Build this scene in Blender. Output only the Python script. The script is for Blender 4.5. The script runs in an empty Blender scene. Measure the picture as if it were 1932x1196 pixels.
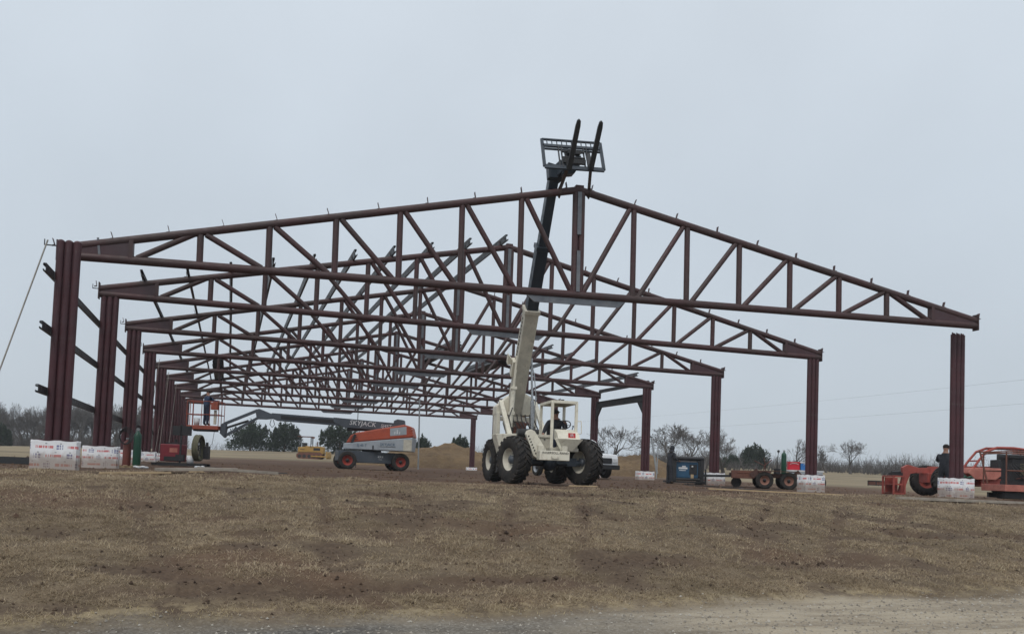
import bpy, bmesh, math, random
import numpy as np
from mathutils import Vector, Matrix, Euler, Quaternion
R = math.radians
random.seed(7); rng = np.random.default_rng(11)
SC = bpy.context.scene
COL = SC.collection

# ------------------------------------------------------------------ camera, sky, sun, exposure
cam_d = bpy.data.cameras.new('camera'); cam = bpy.data.objects.new('camera', cam_d); COL.objects.link(cam)
cam_d.sensor_width = 36.0; cam_d.lens = 1656.3/1932*36; cam_d.shift_y = (808.1-598)/1932
cam_d.clip_start = .1; cam_d.clip_end = 6000
_yaw, _pit, _rol = .310, .050, .037
fw = Vector((math.sin(_yaw)*math.cos(_pit), math.cos(_yaw)*math.cos(_pit), math.sin(_pit)))
r0 = Vector((math.cos(_yaw), -math.sin(_yaw), 0)); u0 = r0.cross(fw)
rr = r0*math.cos(_rol)+u0*math.sin(_rol); uu = -r0*math.sin(_rol)+u0*math.cos(_rol)
M = Matrix((rr, uu, -fw)).transposed().to_4x4(); M.translation = (3.5945, -21.282, .301)
cam.matrix_world = M
SC.camera = cam

SUN_EL, SUN_AZ = R(52), R(215)          # azimuth clockwise from +Y: behind the camera, to its left
w = bpy.data.worlds.new('World'); SC.world = w; w.use_nodes = True
nt = w.node_tree; nt.nodes.clear()
out = nt.nodes.new('ShaderNodeOutputWorld'); bg = nt.nodes.new('ShaderNodeBackground')
sky = nt.nodes.new('ShaderNodeTexSky'); sky.sky_type = 'NISHITA'; sky.sun_disc = False
sky.sun_elevation = SUN_EL; sky.sun_rotation = SUN_AZ; sky.air_density = 1.0; sky.dust_density = 3.0
tc = nt.nodes.new('ShaderNodeTexCoord'); sep = nt.nodes.new('ShaderNodeSeparateXYZ')
nt.links.new(tc.outputs['Generated'], sep.inputs[0])
ramp = nt.nodes.new('ShaderNodeValToRGB')            # overcast deck: luminance rises towards the zenith
e = ramp.color_ramp.elements
e[0].position = 0.0; e[0].color = (.545, .608, .668, 1)
e[1].position = 1.0; e[1].color = (.95, 1.0, 1.06, 1)
for p, c in ((.12, (.572, .640, .708, 1)), (.30, (.618, .692, .768, 1)), (.50, (.68, .75, .825, 1))):
    q = e.new(p); q.color = c
nt.links.new(sep.outputs['Z'], ramp.inputs[0])
nz = nt.nodes.new('ShaderNodeTexNoise'); nz.inputs['Scale'].default_value = 3.0; nz.inputs['Detail'].default_value = 4
nt.links.new(tc.outputs['Generated'], nz.inputs['Vector'])
mr = nt.nodes.new('ShaderNodeMapRange'); mr.inputs[1].default_value = .3; mr.inputs[2].default_value = .7
mr.inputs[3].default_value = .95; mr.inputs[4].default_value = 1.05
nt.links.new(nz.outputs[0], mr.inputs[0])
mul = nt.nodes.new('ShaderNodeVectorMath'); mul.operation = 'SCALE'
nt.links.new(ramp.outputs[0], mul.inputs[0]); nt.links.new(mr.outputs[0], mul.inputs['Scale'])
skm = nt.nodes.new('ShaderNodeVectorMath'); skm.operation = 'SCALE'; skm.inputs['Scale'].default_value = .08
nt.links.new(sky.outputs[0], skm.inputs[0])
mix = nt.nodes.new('ShaderNodeMix'); mix.data_type = 'RGBA'; mix.inputs[0].default_value = .06
nt.links.new(mul.outputs[0], mix.inputs[6]); nt.links.new(skm.outputs[0], mix.inputs[7])
nt.links.new(mix.outputs[2], bg.inputs[0]); bg.inputs[1].default_value = 1.0
nt.links.new(bg.outputs[0], out.inputs[0])
sd = bpy.data.lights.new('sun', 'SUN'); sun = bpy.data.objects.new('sun', sd); COL.objects.link(sun)
sd.energy = 1.4; sd.angle = R(35); sd.color = (1, .97, .93)
sdir = Vector((math.sin(SUN_AZ)*math.cos(SUN_EL), math.cos(SUN_AZ)*math.cos(SUN_EL), math.sin(SUN_EL)))
sun.rotation_euler = sdir.to_track_quat('Z', 'Y').to_euler()
vs = SC.view_settings; vs.view_transform = 'Standard'; vs.look = 'None'; vs.exposure = 0.0; vs.gamma = 1.0
vs.use_curve_mapping = False
SC.cycles.max_bounces = 4; SC.cycles.diffuse_bounces = 2; SC.cycles.glossy_bounces = 2

# ------------------------------------------------------------------ helpers
class MB:
    def __init__(s): s.v = []; s.f = []; s.sm = []; s.mi = []; s.m = 0
    def add(s, vs, fs, smooth=False):
        b = len(s.v); s.v += [tuple(p) for p in vs]
        for f in fs: s.f.append(tuple(b+i for i in f)); s.sm.append(smooth); s.mi.append(s.m)
        return s
    def box(s, c, d, rot=None):
        h = Vector(d)/2; c = Vector(c); q = Euler(rot).to_matrix() if rot is not None and not isinstance(rot, Matrix) else (rot if rot is not None else Matrix.Identity(3))
        P = [c+q@Vector((h.x*i, h.y*j, h.z*k)) for i in (-1, 1) for j in (-1, 1) for k in (-1, 1)]
        return s.add(P, [(0,1,3,2),(4,6,7,5),(0,4,5,1),(2,3,7,6),(0,2,6,4),(1,5,7,3)])
    def beam(s, p0, p1, wd, ht, up=(0,0,1)):
        p0, p1 = Vector(p0), Vector(p1); a = (p1-p0); L = a.length; a = a/L; up = Vector(up)
        x = up.cross(a)
        if x.length < 1e-4: x = Vector((1,0,0)).cross(a)
        x.normalize(); z = a.cross(x)
        return s.box((p0+p1)/2, (wd, L, ht), Matrix((x, a, z)).transposed())
    def tube(s, p0, p1, r0, r1=None, n=10, caps=True):
        return s.path([p0, p1], [r0, r0 if r1 is None else r1], n, caps)
    def path(s, pts, rad, n=8, caps=True):
        pts = [Vector(p) for p in pts]
        if not hasattr(rad, '__len__'): rad = [rad]*len(pts)
        V = []; F = []; ref = None
        for i, p in enumerate(pts):
            t = (pts[min(i+1, len(pts)-1)]-pts[max(i-1, 0)]).normalized()
            if ref is None: ref = Vector((0,0,1)) if abs(t.z) < .9 else Vector((1,0,0))
            x = (ref-t*ref.dot(t)).normalized(); y = t.cross(x); ref = x
            V += [p+(x*math.cos(2*math.pi*k/n)+y*math.sin(2*math.pi*k/n))*rad[i] for k in range(n)]
        for i in range(len(pts)-1):
            for k in range(n): F.append((i*n+k, i*n+(k+1)%n, (i+1)*n+(k+1)%n, (i+1)*n+k))
        s.add(V, F, n > 5)
        if caps:
            s.add(V[:n], [tuple(reversed(range(n)))]); s.add(V[-n:], [tuple(range(n))])
        return s
    def lathe(s, prof, c, axis=(0,0,1), n=24):
        a = Vector(axis).normalized(); x = (Vector((0,0,1)) if abs(a.z) < .9 else Vector((1,0,0))).cross(a).normalized(); y = a.cross(x); c = Vector(c)
        V = []; F = []
        for r, h in prof: V += [c+a*h+(x*math.cos(2*math.pi*k/n)+y*math.sin(2*math.pi*k/n))*r for k in range(n)]
        for i in range(len(prof)-1):
            for k in range(n): F.append((i*n+k, i*n+(k+1)%n, (i+1)*n+(k+1)%n, (i+1)*n+k))
        return s.add(V, F, True)
    def prism(s, poly, o, ax, ay, th):            # polygon in plane (o, ax, ay), thickness th centred
        o, ax, ay = Vector(o), Vector(ax).normalized(), Vector(ay).normalized(); nn = ax.cross(ay).normalized()
        n = len(poly); A = [o+ax*p[0]+ay*p[1]-nn*th/2 for p in poly]; B = [p+nn*th for p in A]
        return s.add(A+B, [tuple(reversed(range(n))), tuple(range(n, 2*n))]+[(i, (i+1)%n, n+(i+1)%n, n+i) for i in range(n)])
    def sph(s, c, r, sc=(1,1,1), n=10, m=7):
        c = Vector(c); V = []; F = []
        for i in range(m+1):
            t = math.pi*i/m
            for k in range(n):
                p = 2*math.pi*k/n; V.append(c+Vector((r*sc[0]*math.sin(t)*math.cos(p), r*sc[1]*math.sin(t)*math.sin(p), r*sc[2]*math.cos(t))))
        for i in range(m):
            for k in range(n): F.append((i*n+k, (i+1)*n+k, (i+1)*n+(k+1)%n, i*n+(k+1)%n))
        return s.add(V, F, True)
    def mesh(s, name, mats):
        me = bpy.data.meshes.new(name); me.from_pydata(s.v, [], s.f)
        me.polygons.foreach_set('use_smooth', s.sm)
        for m in (mats if isinstance(mats, (list, tuple)) else [mats]): me.materials.append(m)
        me.polygons.foreach_set('material_index', s.mi); me.update()
        return me
    def build(s, name, mats, parent=None, loc=None, bev=0):
        o = bpy.data.objects.new(name, s.mesh(name, mats)); COL.objects.link(o)
        if parent is not None: o.parent = parent
        if loc is not None: o.location = loc
        if bev:
            b = o.modifiers.new('bevel', 'BEVEL'); b.width = bev; b.segments = 2; b.limit_method = 'ANGLE'; b.angle_limit = R(40)
        return o
def tag(o, label=None, cat=None, group=None, kind=None):
    if label: o['label'] = label
    if cat: o['category'] = cat
    if group: o['group'] = group
    if kind: o['kind'] = kind
    return o
def empty(name, loc, rz=0, **k):
    o = bpy.data.objects.new(name, None); COL.objects.link(o); o.location = loc; o.rotation_euler = (0, 0, rz)
    o.empty_display_size = .2
    return tag(o, k.get('label'), k.get('cat'), k.get('group'))
def copy_tree(o, parent=None):
    c = o.copy(); COL.objects.link(c); c.parent = parent
    for ch in list(o.children): copy_tree(ch, c)
    return c
def inst(me, name, parent, loc=(0,0,0), rot=(0,0,0), sc=(1,1,1)):
    o = bpy.data.objects.new(name, me); COL.objects.link(o); o.parent = parent
    o.location = loc; o.rotation_euler = rot; o.scale = sc
    return o
FLIP = Matrix(((1,0,0),(0,0,-1),(0,1,0)))      # text lying in XY to a face looking towards -Y
def text(name, s, size, parent, loc, mat, rot=None, th=.002, shear=0):
    cu = bpy.data.curves.new(name, 'FONT'); cu.body = s; cu.size = size; cu.extrude = th; cu.align_x = 'CENTER'; cu.align_y = 'CENTER'; cu.shear = shear
    cu.resolution_u = 2
    t = bpy.data.objects.new(name, cu); COL.objects.link(t)
    me = bpy.data.meshes.new_from_object(t.evaluated_get(bpy.context.evaluated_depsgraph_get()))
    bpy.data.objects.remove(t); me.materials.clear(); me.materials.append(mat)
    o = bpy.data.objects.new(name, me); COL.objects.link(o); o.parent = parent
    o.matrix_local = Matrix.Translation(loc) @ (rot if rot is not None else FLIP).to_4x4()
    return o

# ------------------------------------------------------------------ materials
class NT:
    def __init__(s, name):
        s.mat = bpy.data.materials.new(name); s.mat.use_nodes = True; s.t = s.mat.node_tree
        s.b = s.t.nodes['Principled BSDF']; s.tc = s.t.nodes.new('ShaderNodeTexCoord')
    def lk(s, a, b): s.t.links.new(a, b)
    def put(s, sock, v):
        if isinstance(v, (int, float)): sock.default_value = v
        elif isinstance(v, (tuple, list)): sock.default_value = tuple(v)+((1,) if len(v) == 3 and sock.type == 'RGBA' else ())
        else: s.lk(v, sock)
    def math(s, op, a, b=0.0, c=0.0, clamp=False):
        n = s.t.nodes.new('ShaderNodeMath'); n.operation = op; n.use_clamp = clamp
        s.put(n.inputs[0], a); s.put(n.inputs[1], b); s.put(n.inputs[2], c); return n.outputs[0]
    def noise(s, scale, detail=4, vec=None, rough=.6, dist=0):
        n = s.t.nodes.new('ShaderNodeTexNoise'); n.inputs['Scale'].default_value = scale; n.inputs['Detail'].default_value = detail
        n.inputs['Roughness'].default_value = rough; n.inputs['Distortion'].default_value = dist
        s.lk(vec if vec is not None else s.tc.outputs['Object'], n.inputs['Vector']); return n.outputs[0]
    def vor(s, scale, vec=None, out=0, feat='F1'):
        n = s.t.nodes.new('ShaderNodeTexVoronoi'); n.feature = feat; n.inputs['Scale'].default_value = scale
        s.lk(vec if vec is not None else s.tc.outputs['Object'], n.inputs['Vector']); return n.outputs[out]
    def rng(s, v, a, b, c=0.0, d=1.0):
        n = s.t.nodes.new('ShaderNodeMapRange'); n.interpolation_type = 'SMOOTHSTEP'
        for i, q in enumerate((v, a, b, c, d)): s.put(n.inputs[i], q)
        return n.outputs[0]
    def mix(s, f, a, b, mode='MIX'):
        n = s.t.nodes.new('ShaderNodeMix'); n.data_type = 'RGBA'; n.blend_type = mode
        s.put(n.inputs[0], f); s.put(n.inputs[6], a); s.put(n.inputs[7], b); return n.outputs[2]
    def scalev(s, v, sc):
        n = s.t.nodes.new('ShaderNodeMapping'); n.inputs['Scale'].default_value = sc; s.lk(v, n.inputs['Vector']); return n.outputs[0]
    def bump(s, h, strength=.3, dist=.02):
        n = s.t.nodes.new('ShaderNodeBump'); n.inputs['Strength'].default_value = strength; n.inputs['Distance'].default_value = dist
        s.lk(h, n.inputs['Height']); s.lk(n.outputs[0], s.b.inputs['Normal'])
    def fin(s, col=None, rough=.7, metal=0, spec=.5):
        if col is not None: s.put(s.b.inputs['Base Color'], col)
        s.put(s.b.inputs['Roughness'], rough); s.b.inputs['Metallic'].default_value = metal
        s.b.inputs['Specular IOR Level'].default_value = spec
        return s.mat
def sc_(c, k): return tuple(x*k for x in c)
def paint(name, c, c2=None, rough=.5, scale=3., dirt=.35, dirtc=(.10,.075,.055), metal=0, bump=.08, spec=.4):
    t = NT(name); c2 = c2 or sc_(c, .78)
    col = t.mix(t.rng(t.noise(scale, 5), .35, .7), c, c2)
    d = t.rng(t.noise(scale*2.7, 6, rough=.75), .52, .78, 0, dirt)
    col = t.mix(d, col, dirtc)
    fine = t.noise(scale*22, 3); col = t.mix(t.rng(fine, .3, .8, 0, .16), col, sc_(c, .5))
    t.bump(t.noise(scale*6, 4), bump, .01)
    return t.fin(col, t.rng(t.noise(scale*4, 3), .3, .7, rough-.1, rough+.15), metal, spec)

def primer(name, c, c2):                     # red oxide primed pipe with rubbed mill scale
    t = NT(name); ob = t.t.nodes.new('ShaderNodeObjectInfo')
    v = t.tc.outputs['Object']
    col = t.mix(t.rng(t.noise(.9, 5), .38, .66), c, c2)
    col = t.mix(t.rng(t.noise(7, 6, rough=.8), .54, .72, 0, .65), col, (.095,.082,.076))
    col = t.mix(t.rng(t.noise(26, 4), .56, .72, 0, .4), col, (.045,.022,.022))
    col = t.mix(t.math('MULTIPLY', ob.outputs['Random'], .35), col, c2)
    t.bump(t.noise(30, 4), .12, .004)
    return t.fin(col, t.rng(t.noise(5, 3), .3, .7, .42, .65), 0, .35)
M_COLUMN = primer('red_oxide_column', (.072,.023,.028), (.049,.020,.024))
M_TRUSS = primer('red_oxide_truss', (.064,.027,.028), (.048,.030,.028))
M_PLATE = primer('primed_plate', (.060,.028,.032), (.052,.032,.036))
M_MILL = paint('bare_mill_steel', (.17,.175,.185), (.115,.125,.14), .45, 2.5, .4, (.13,.08,.06), .5)
M_PURLIN = paint('dark_purlin_steel', (.026,.030,.034), (.040,.034,.034), .45, 2, .4, (.06,.036,.03), .1)
M_CREAM = paint('cream_paint', (.74,.70,.58), (.62,.585,.485), .5, 2.6, .85, (.27,.20,.135), bump=.06)
M_CREAM2 = paint('weathered_cream', (.56,.525,.435), (.45,.425,.355), .55, 3, .85, (.20,.15,.11))
M_NAVY = paint('navy_boom_paint', (.022,.032,.045), (.03,.04,.05), .4, 2, .35, (.08,.07,.06))
M_BLACK = paint('black_steel', (.018,.019,.022), (.028,.027,.027), .5, 4, .4, (.07,.06,.05))
M_RUBBER = paint('tyre_rubber', (.026,.025,.025), (.042,.038,.034), .85, 4, .85, (.13,.10,.075), bump=.3, spec=.2)
M_CHROME = paint('cylinder_rod', (.45,.46,.47), (.36,.37,.38), .25, 3, .2, (.2,.17,.14), .8)
M_GREYP = paint('slate_grey_paint', (.075,.088,.105), (.06,.07,.085), .42, 2, .4, (.12,.10,.08))
M_LGREY = paint('light_grey_paint', (.36,.39,.42), (.30,.33,.36), .45, 2, .6, (.16,.13,.10))
M_ORANGE = paint('orange_red_paint', (.43,.082,.040), (.35,.07,.038), .5, 2, .55, (.20,.13,.10))
M_RED = paint('faded_red_paint', (.34,.068,.052), (.25,.058,.046), .6, 3, .75, (.15,.085,.065))
M_SALMON = paint('sun_bleached_red', (.46,.17,.13), (.34,.115,.088), .65, 3, .75, (.20,.11,.08))
M_RUST = paint('rusty_steel', (.16,.066,.044), (.11,.05,.04), .75, 4, .6, (.06,.045,.04))
M_RIM = paint('faded_rust_rim', (.30,.15,.11), (.22,.11,.08), .7, 4, .5, (.12,.08,.06))
M_CRIMSON = paint('crimson_paint', (.19,.018,.028), (.15,.018,.026), .5, 2, .5, (.08,.05,.04))
M_BASKET = paint('worn_basket_orange', (.30,.065,.035), (.22,.055,.035), .6, 4, .7, (.12,.08,.065))
M_RIMR = paint('red_lift_rim', (.33,.045,.03), (.25,.04,.03), .6, 4, .6, (.10,.075,.06))
M_RUSTD = paint('dark_rust', (.095,.045,.035), (.07,.038,.032), .8, 4, .6, (.045,.036,.032))
M_YELLOW = paint('dozer_yellow', (.40,.235,.06), (.32,.19,.05), .6, 2.5, .8, (.14,.10,.065))
M_WHITE = paint('white_truck_paint', (.72,.73,.74), (.66,.67,.68), .25, 1.2, .2, (.3,.26,.2), bump=.0)
M_GREEN = paint('green_cylinder', (.014,.070,.042), (.012,.056,.035), .4, 3, .3, (.09,.08,.06))
M_MAROON = paint('maroon_cylinder', (.16,.045,.035), (.12,.035,.03), .5, 3, .4, (.1,.07,.05))
M_BLUE = paint('blue_machine_paint', (.025,.085,.16), (.02,.07,.13), .45, 2.5, .4, (.07,.06,.05))
M_COOLB = paint('blue_cooler_plastic', (.035,.16,.42), (.03,.14,.36), .5, 3, .2)
M_COOLR = paint('red_cooler_plastic', (.55,.02,.04), (.48,.02,.035), .5, 3, .2)
M_WOODL = paint('weathered_board', (.34,.30,.25), (.24,.21,.175), .85, 4, .5, (.12,.09,.07), bump=.3)
M_WOODT = paint('fresh_lumber', (.46,.34,.20), (.38,.28,.17), .8, 4, .35, (.2,.14,.09), bump=.3)
M_GALV = paint('galvanised', (.40,.42,.43), (.32,.34,.36), .45, 4, .4, (.2,.17,.14), .6)
M_WIRE = paint('dark_cable', (.06,.06,.065), None, .6, 4, .1)
M_ROPE = paint('pale_strap', (.33,.31,.28), None, .8, 9, .3)
M_STRAP = paint('brown_sling', (.075,.05,.04), None, .85, 9, .3)
M_REDLOGO = paint('logo_red', (.50,.03,.03), None, .5, 6, .2)
M_LETTERK = paint('black_lettering', (.02,.02,.022), None, .5, 8, .2)
M_LETTERW = paint('white_lettering', (.70,.71,.72), None, .5, 8, .2)
M_HOSE = paint('olive_hose', (.12,.115,.07), (.09,.085,.055), .7, 5, .4)
M_SKIN = paint('skin', (.34,.19,.135), (.30,.16,.115), .55, 8, .1)
M_HAIR = paint('dark_hair', (.018,.013,.011), None, .7, 8, .1)
M_JEAN = paint('navy_denim', (.024,.032,.062), (.018,.024,.046), .9, 8, .2, bump=.2)
M_SHIRTB = paint('blue_work_shirt', (.030,.050,.10), (.022,.038,.075), .9, 6, .15, bump=.2)
M_SHIRTD = paint('dark_hoodie', (.030,.032,.040), (.022,.024,.03), .9, 6, .15, bump=.2)
M_BOOT = paint('work_boot', (.06,.04,.028), None, .7, 8, .4)
t = NT('window_glass'); M_GLASS = t.fin((.03,.04,.05), .08, 0, .6)

# printed foam board round the footings
t = NT('printed_foam_board'); sp = t.t.nodes.new('ShaderNodeSeparateXYZ'); t.lk(t.tc.outputs['Object'], sp.inputs[0])
oi = t.t.nodes.new('ShaderNodeObjectInfo')
u = t.math('ADD', t.math('ADD', sp.outputs[0], sp.outputs[1]), t.math('MULTIPLY', oi.outputs['Random'], 3.0))
wob = t.math('MULTIPLY', t.math('SUBTRACT', t.noise(2.2, 2), .5), .05)
v = t.math('ADD', t.math('DIVIDE', t.math('ADD', sp.outputs[2], wob), .195), 7.2)
row = t.math('FLOOR', v); fv = t.math('FRACT', v)
fu = t.math('FRACT', t.math('ADD', t.math('DIVIDE', u, .62), t.math('MULTIPLY', row, .31)))
def band(x, a, b): return t.math('MULTIPLY', t.math('GREATER_THAN', x, a), t.math('LESS_THAN', x, b))
wn = t.t.nodes.new('ShaderNodeTexWhiteNoise'); wn.noise_dimensions = '2D'
cb = t.t.nodes.new('ShaderNodeCombineXYZ'); t.lk(t.math('FLOOR', t.math('MULTIPLY', u, 75.)), cb.inputs[0]); t.lk(row, cb.inputs[1]); t.lk(cb.outputs[0], wn.inputs['Vector'])
letters = t.math('GREATER_THAN', wn.outputs[0], .22)
redm = t.math('MULTIPLY', t.math('MULTIPLY', band(fv, .37, .66), band(fu, .06, .60)), letters)
line2 = t.math('ADD', band(fv, .26, .44), band(fv, .52, .76))
blum = t.math('MULTIPLY', t.math('MULTIPLY', line2, band(fu, .70, .91)), t.math('GREATER_THAN', wn.outputs[0], .3))
blk = t.math('MULTIPLY', t.math('MULTIPLY', band(fv, .86, .97), band(fu, .34, .40)), 1.0)
blk2 = t.math('MULTIPLY', band(fv, .86, .97), band(fu, .80, .86))
col = t.mix(t.rng(t.noise(3.0, 5), .3, .75), (.86,.86,.87), (.76,.76,.77))
col = t.mix(t.math('MULTIPLY', redm, .85), col, (.60,.10,.10)); col = t.mix(t.math('MULTIPLY', blum, .85), col, (.08,.10,.28))
col = t.mix(t.math('MULTIPLY', t.math('ADD', blk, blk2), .75), col, (.1,.1,.14))
mud = t.rng(t.math('ADD', t.math('MULTIPLY', t.noise(4, 5), .5), t.math('MULTIPLY', sp.outputs[2], -1.0)), .42, .70, 0, .75)
col = t.mix(mud, col, (.26,.19,.14))
col = t.mix(t.rng(t.noise(2.6, 4, rough=.7), .64, .76, 0, .7), col, (.26,.185,.125))
t.bump(t.noise(5, 4), .35, .03)
M_WRAP = t.fin(col, .55, 0, .4)
M_CONC = paint('concrete', (.38,.36,.34), (.30,.285,.265), .9, 4, .4)

# ------------------------------------------------------------------ ground
#HGT
def vnoise(x, y, seed=0):
    xi = np.floor(x).astype(np.int64); yi = np.floor(y).astype(np.int64); fx = x-xi; fy = y-yi
    fx = fx*fx*(3-2*fx); fy = fy*fy*(3-2*fy)
    def h(a, b):
        n = (a*374761393+b*668265263+seed*1442695041) & 0xffffffff
        n = ((n ^ (n >> 13))*1274126177) & 0xffffffff
        return ((n ^ (n >> 16)) & 0xffff)/65535.0
    return (h(xi, yi)*(1-fx)+h(xi+1, yi)*fx)*(1-fy)+(h(xi, yi+1)*(1-fx)+h(xi+1, yi+1)*fx)*fy
def fbm(x, y, oct=4, seed=0, gain=.5):
    s = 0; a = 1; t = 0
    for i in range(oct): s = s+a*vnoise(x*2**i, y*2**i, seed+i*17); t += a; a *= gain
    return s/t-.5
def sstep(a, b, x):
    t = np.clip((x-a)/(b-a), 0, 1); return t*t*(3-2*t)
def road_edge(x): return -12.55+.150*(np.clip(x, -40, 45)-1.72)+.35*fbm(x*.35, x*0+3, 3, 5)
def base_h(x, y):
    ye = -12.55+.150*(np.clip(x, -40, 45)-1.72); yt = -2.0
    t = np.clip((y-ye)/(yt-ye), 0, 1)
    z = -1.3*(1-t)**1.55
    z = z+np.clip(y-9, 0, 12)*.0155+np.clip(y-21, 0, 35)*.006
    z = z+np.clip(y-56, 0, 95)*.021*np.clip(1+x*.012, .45, 1.9)+np.clip(y-150, 0, 4000)*.002
    return z
PATCH = []          # (x, y, half length, half width, angle, kind)
def patches(x, y):
    d = np.zeros_like(x)
    for (px, py, a, b, an, k) in PATCH:
        dx = x-px; dy = y-py; c = math.cos(an); s = math.sin(an)
        q = ((dx*c+dy*s)/a)**2+((-dx*s+dy*c)/b)**2
        d = np.maximum(d, k*np.exp(-q*1.2))
    return d
#END
PATCH += [(7.93,-7.9,.55,.42,0,1),(5.8,-8.3,.5,.5,.3,.6),(6.5,-4.7,.8,.5,0,.9),(10.3,-3.9,1.2,.6,0,.9),(12.5,-3.7,1.2,.5,0,.8),(16.5,-7.0,1.1,.35,-.35,.9),(13,-9.1,1.6,.4,.1,.7),(10.3,-6.8,.7,.35,.2,.5),(12.3,-8.0,1.0,.3,.5,.5),(19,-6.9,1.2,.35,-.3,.8),(5.2,-11.1,1.6,.22,.15,.8),(7.0,-10.6,1.3,.2,.12,.8),(3.4,-11.2,1.2,.2,.15,.6),(9.6,-9.6,1.2,.25,.1,.6),(2.9,-8.4,.5,.25,0,.5),(8.3,-6.6,3.6,.15,1.22,.62),(9.8,-6.4,3.6,.15,1.18,.58),(5.1,-6.9,3.2,.15,1.50,.52),(6.7,-6.7,3.2,.15,1.46,.48),(13.6,-6.2,3.4,.17,.88,.55),(15.4,-6.3,3.4,.17,.85,.55),(2.4,-7.6,2.6,.16,1.75,.5),(17.6,-5.6,3.0,.2,.6,.5),(11.6,-6.0,3.0,.13,1.05,.45)]
def hgt(x, y):
    x = np.asarray(x, float); y = np.asarray(y, float)
    z = base_h(x, y); ye = -12.55+.150*(np.clip(x, -40, 45)-1.72)
    sl = sstep(-.3, 1.0, y-ye)*(1-sstep(-3, 0, y))
    z = z+sl*(.20*fbm(x*.32, y*.45, 3, 1)+.10*fbm(x*1.3, y*1.9, 3, 2)+.055*fbm(x*5, y*6, 2, 3))+.16*fbm(x*.22, y*.3, 2, 19)*sstep(-8, -4, y)*(1-sstep(1, 6, y))*(1-sstep(9, 11, x)*(1-sstep(14, 16, x)))
    pad = sstep(-3, 0, y)*(1-sstep(60, 80, y))
    z = z+pad*(.06*fbm(x*.35, y*.35, 3, 4)+.035*fbm(x*2.2, y*2.2, 3, 6)-.02)
    fld = sstep(60, 90, y)
    z = z+fld*(.5*fbm(x*.05, y*.05, 3, 7))
    z = z-.13*patches(x, y)*(.6+1.2*fbm(x*5, y*5, 2, 9))
    for k in (0., 1.75):                        # wheel ruts climbing the slope towards the right
        q = (y+9.5)-.42*(x-15)-k
        z = z-.05*np.exp(-(q/.28)**2)*sl*sstep(6, 12, x)*(.5+1.0*fbm(x*1.3, y*1.3, 2, 21)+.3)
    rd = 1-sstep(-.6, .6, y-ye)
    z = z+rd*(.04*fbm(x*.8, y*.8, 3, 11)+.018*fbm(x*7, y*7, 2, 12))
    return z
def hz(x, y): return float(hgt(np.array([x]), np.array([y]))[0])
def axis(lo, hi, step, dense, fine):
    a = list(np.arange(dense[0], dense[1]+1e-6, fine)); s = fine
    while a[-1] < hi: s *= 1.16; a.append(a[-1]+s)
    s = fine; b = []; p = a[0]
    while p > lo: s *= 1.16; p -= s; b.append(p)
    return np.array(b[::-1]+a)
xs = axis(-2500, 2500, 0, (-12, 36), .15)
ys = np.concatenate([np.arange(-26, 2, .11), np.arange(2, 72, .45)]); ys = np.concatenate([ys, 72+np.cumsum(.5*1.12**np.arange(60))])
X, Y = np.meshgrid(xs, ys); Z = hgt(X.ravel(), Y.ravel()); Xf = X.ravel(); Yf = Y.ravel()
nx, ny = len(xs), len(ys)
me = bpy.data.meshes.new('ground'); nv = nx*ny; nf = (nx-1)*(ny-1)
me.vertices.add(nv); me.vertices.foreach_set('co', np.stack([Xf, Yf, Z], 1).ravel())
i0 = (np.arange(ny-1)[:, None]*nx+np.arange(nx-1)[None, :]).ravel()
quads = np.stack([i0, i0+1, i0+nx+1, i0+nx], 1)
me.loops.add(nf*4); me.loops.foreach_set('vertex_index', quads.ravel().astype(np.int32))
me.polygons.add(nf); me.polygons.foreach_set('loop_start', np.arange(0, nf*4, 4, dtype=np.int32))
me.polygons.foreach_set('use_smooth', np.ones(nf, bool)); me.update(calc_edges=True)
YE = road_edge(Xf)
gravel = 1-sstep(-.45, .35, Yf-YE+1.2*fbm(Xf*1.1, Yf*1.1, 3, 31)*(.5+.9*sstep(8, 14, Xf)))
padx = sstep(-6, -3, Xf)*(1-sstep(34, 44, Xf))
dirt = sstep(-4.4, -1.6, Yf+2.6*fbm(Xf*.35, Yf*.5, 4, 33)+1.5*sstep(20, 30, Xf))*(1-sstep(62, 76, Yf+14*fbm(Xf*.06, Yf*.06, 3, 34)))*padx
def bare(x, y):      # bare spots in the slope
    b = sstep(.05, .22, fbm(x*.5, y*.75, 4, 41))*.75
    b = np.maximum(b, patches(x, y)); 
    b = np.maximum(b, .9*np.exp(-(((x-1.0)/2.2)**2+((y+6.7)/1.1)**2))*(1+.5*fbm(x*1.2, y*1.2, 3, 45)))
    return np.clip(b, 0, 1)
fieldm = sstep(62, 76, Yf+10*fbm(Xf*.06, Yf*.06, 3, 35))
fieldm = np.maximum(fieldm, (1-padx)*sstep(2, 12, Yf))
cov = np.stack([np.clip(np.maximum(dirt, bare(Xf, Yf)*(1-gravel)*(1-fieldm)), 0, 1), gravel, np.exp(-((Yf-YE-.32)/.26)**2), fieldm], 1).astype(np.float32)
ca = me.color_attributes.new('cover', 'FLOAT_COLOR', 'POINT'); ca.data.foreach_set('color', cov.ravel())
soil = np.clip(patches(Xf, Yf)*(1.1+1.6*fbm(Xf*2.4, Yf*2.4, 3, 61))+.9*sstep(.10, .24, fbm(Xf*.8, Yf*1.6, 4, 62))+.6*sstep(.16, .26, fbm(Xf*3.1, Yf*4.2, 3, 63)), 0, 1)*(1-sstep(4, 9, Yf))*(1-gravel)
sa = me.attributes.new('soil', 'FLOAT', 'POINT'); sa.data.foreach_set('value', soil.astype(np.float32))
t = NT('ground_cover'); at = t.t.nodes.new('ShaderNodeVertexColor'); at.layer_name = 'cover'
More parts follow.
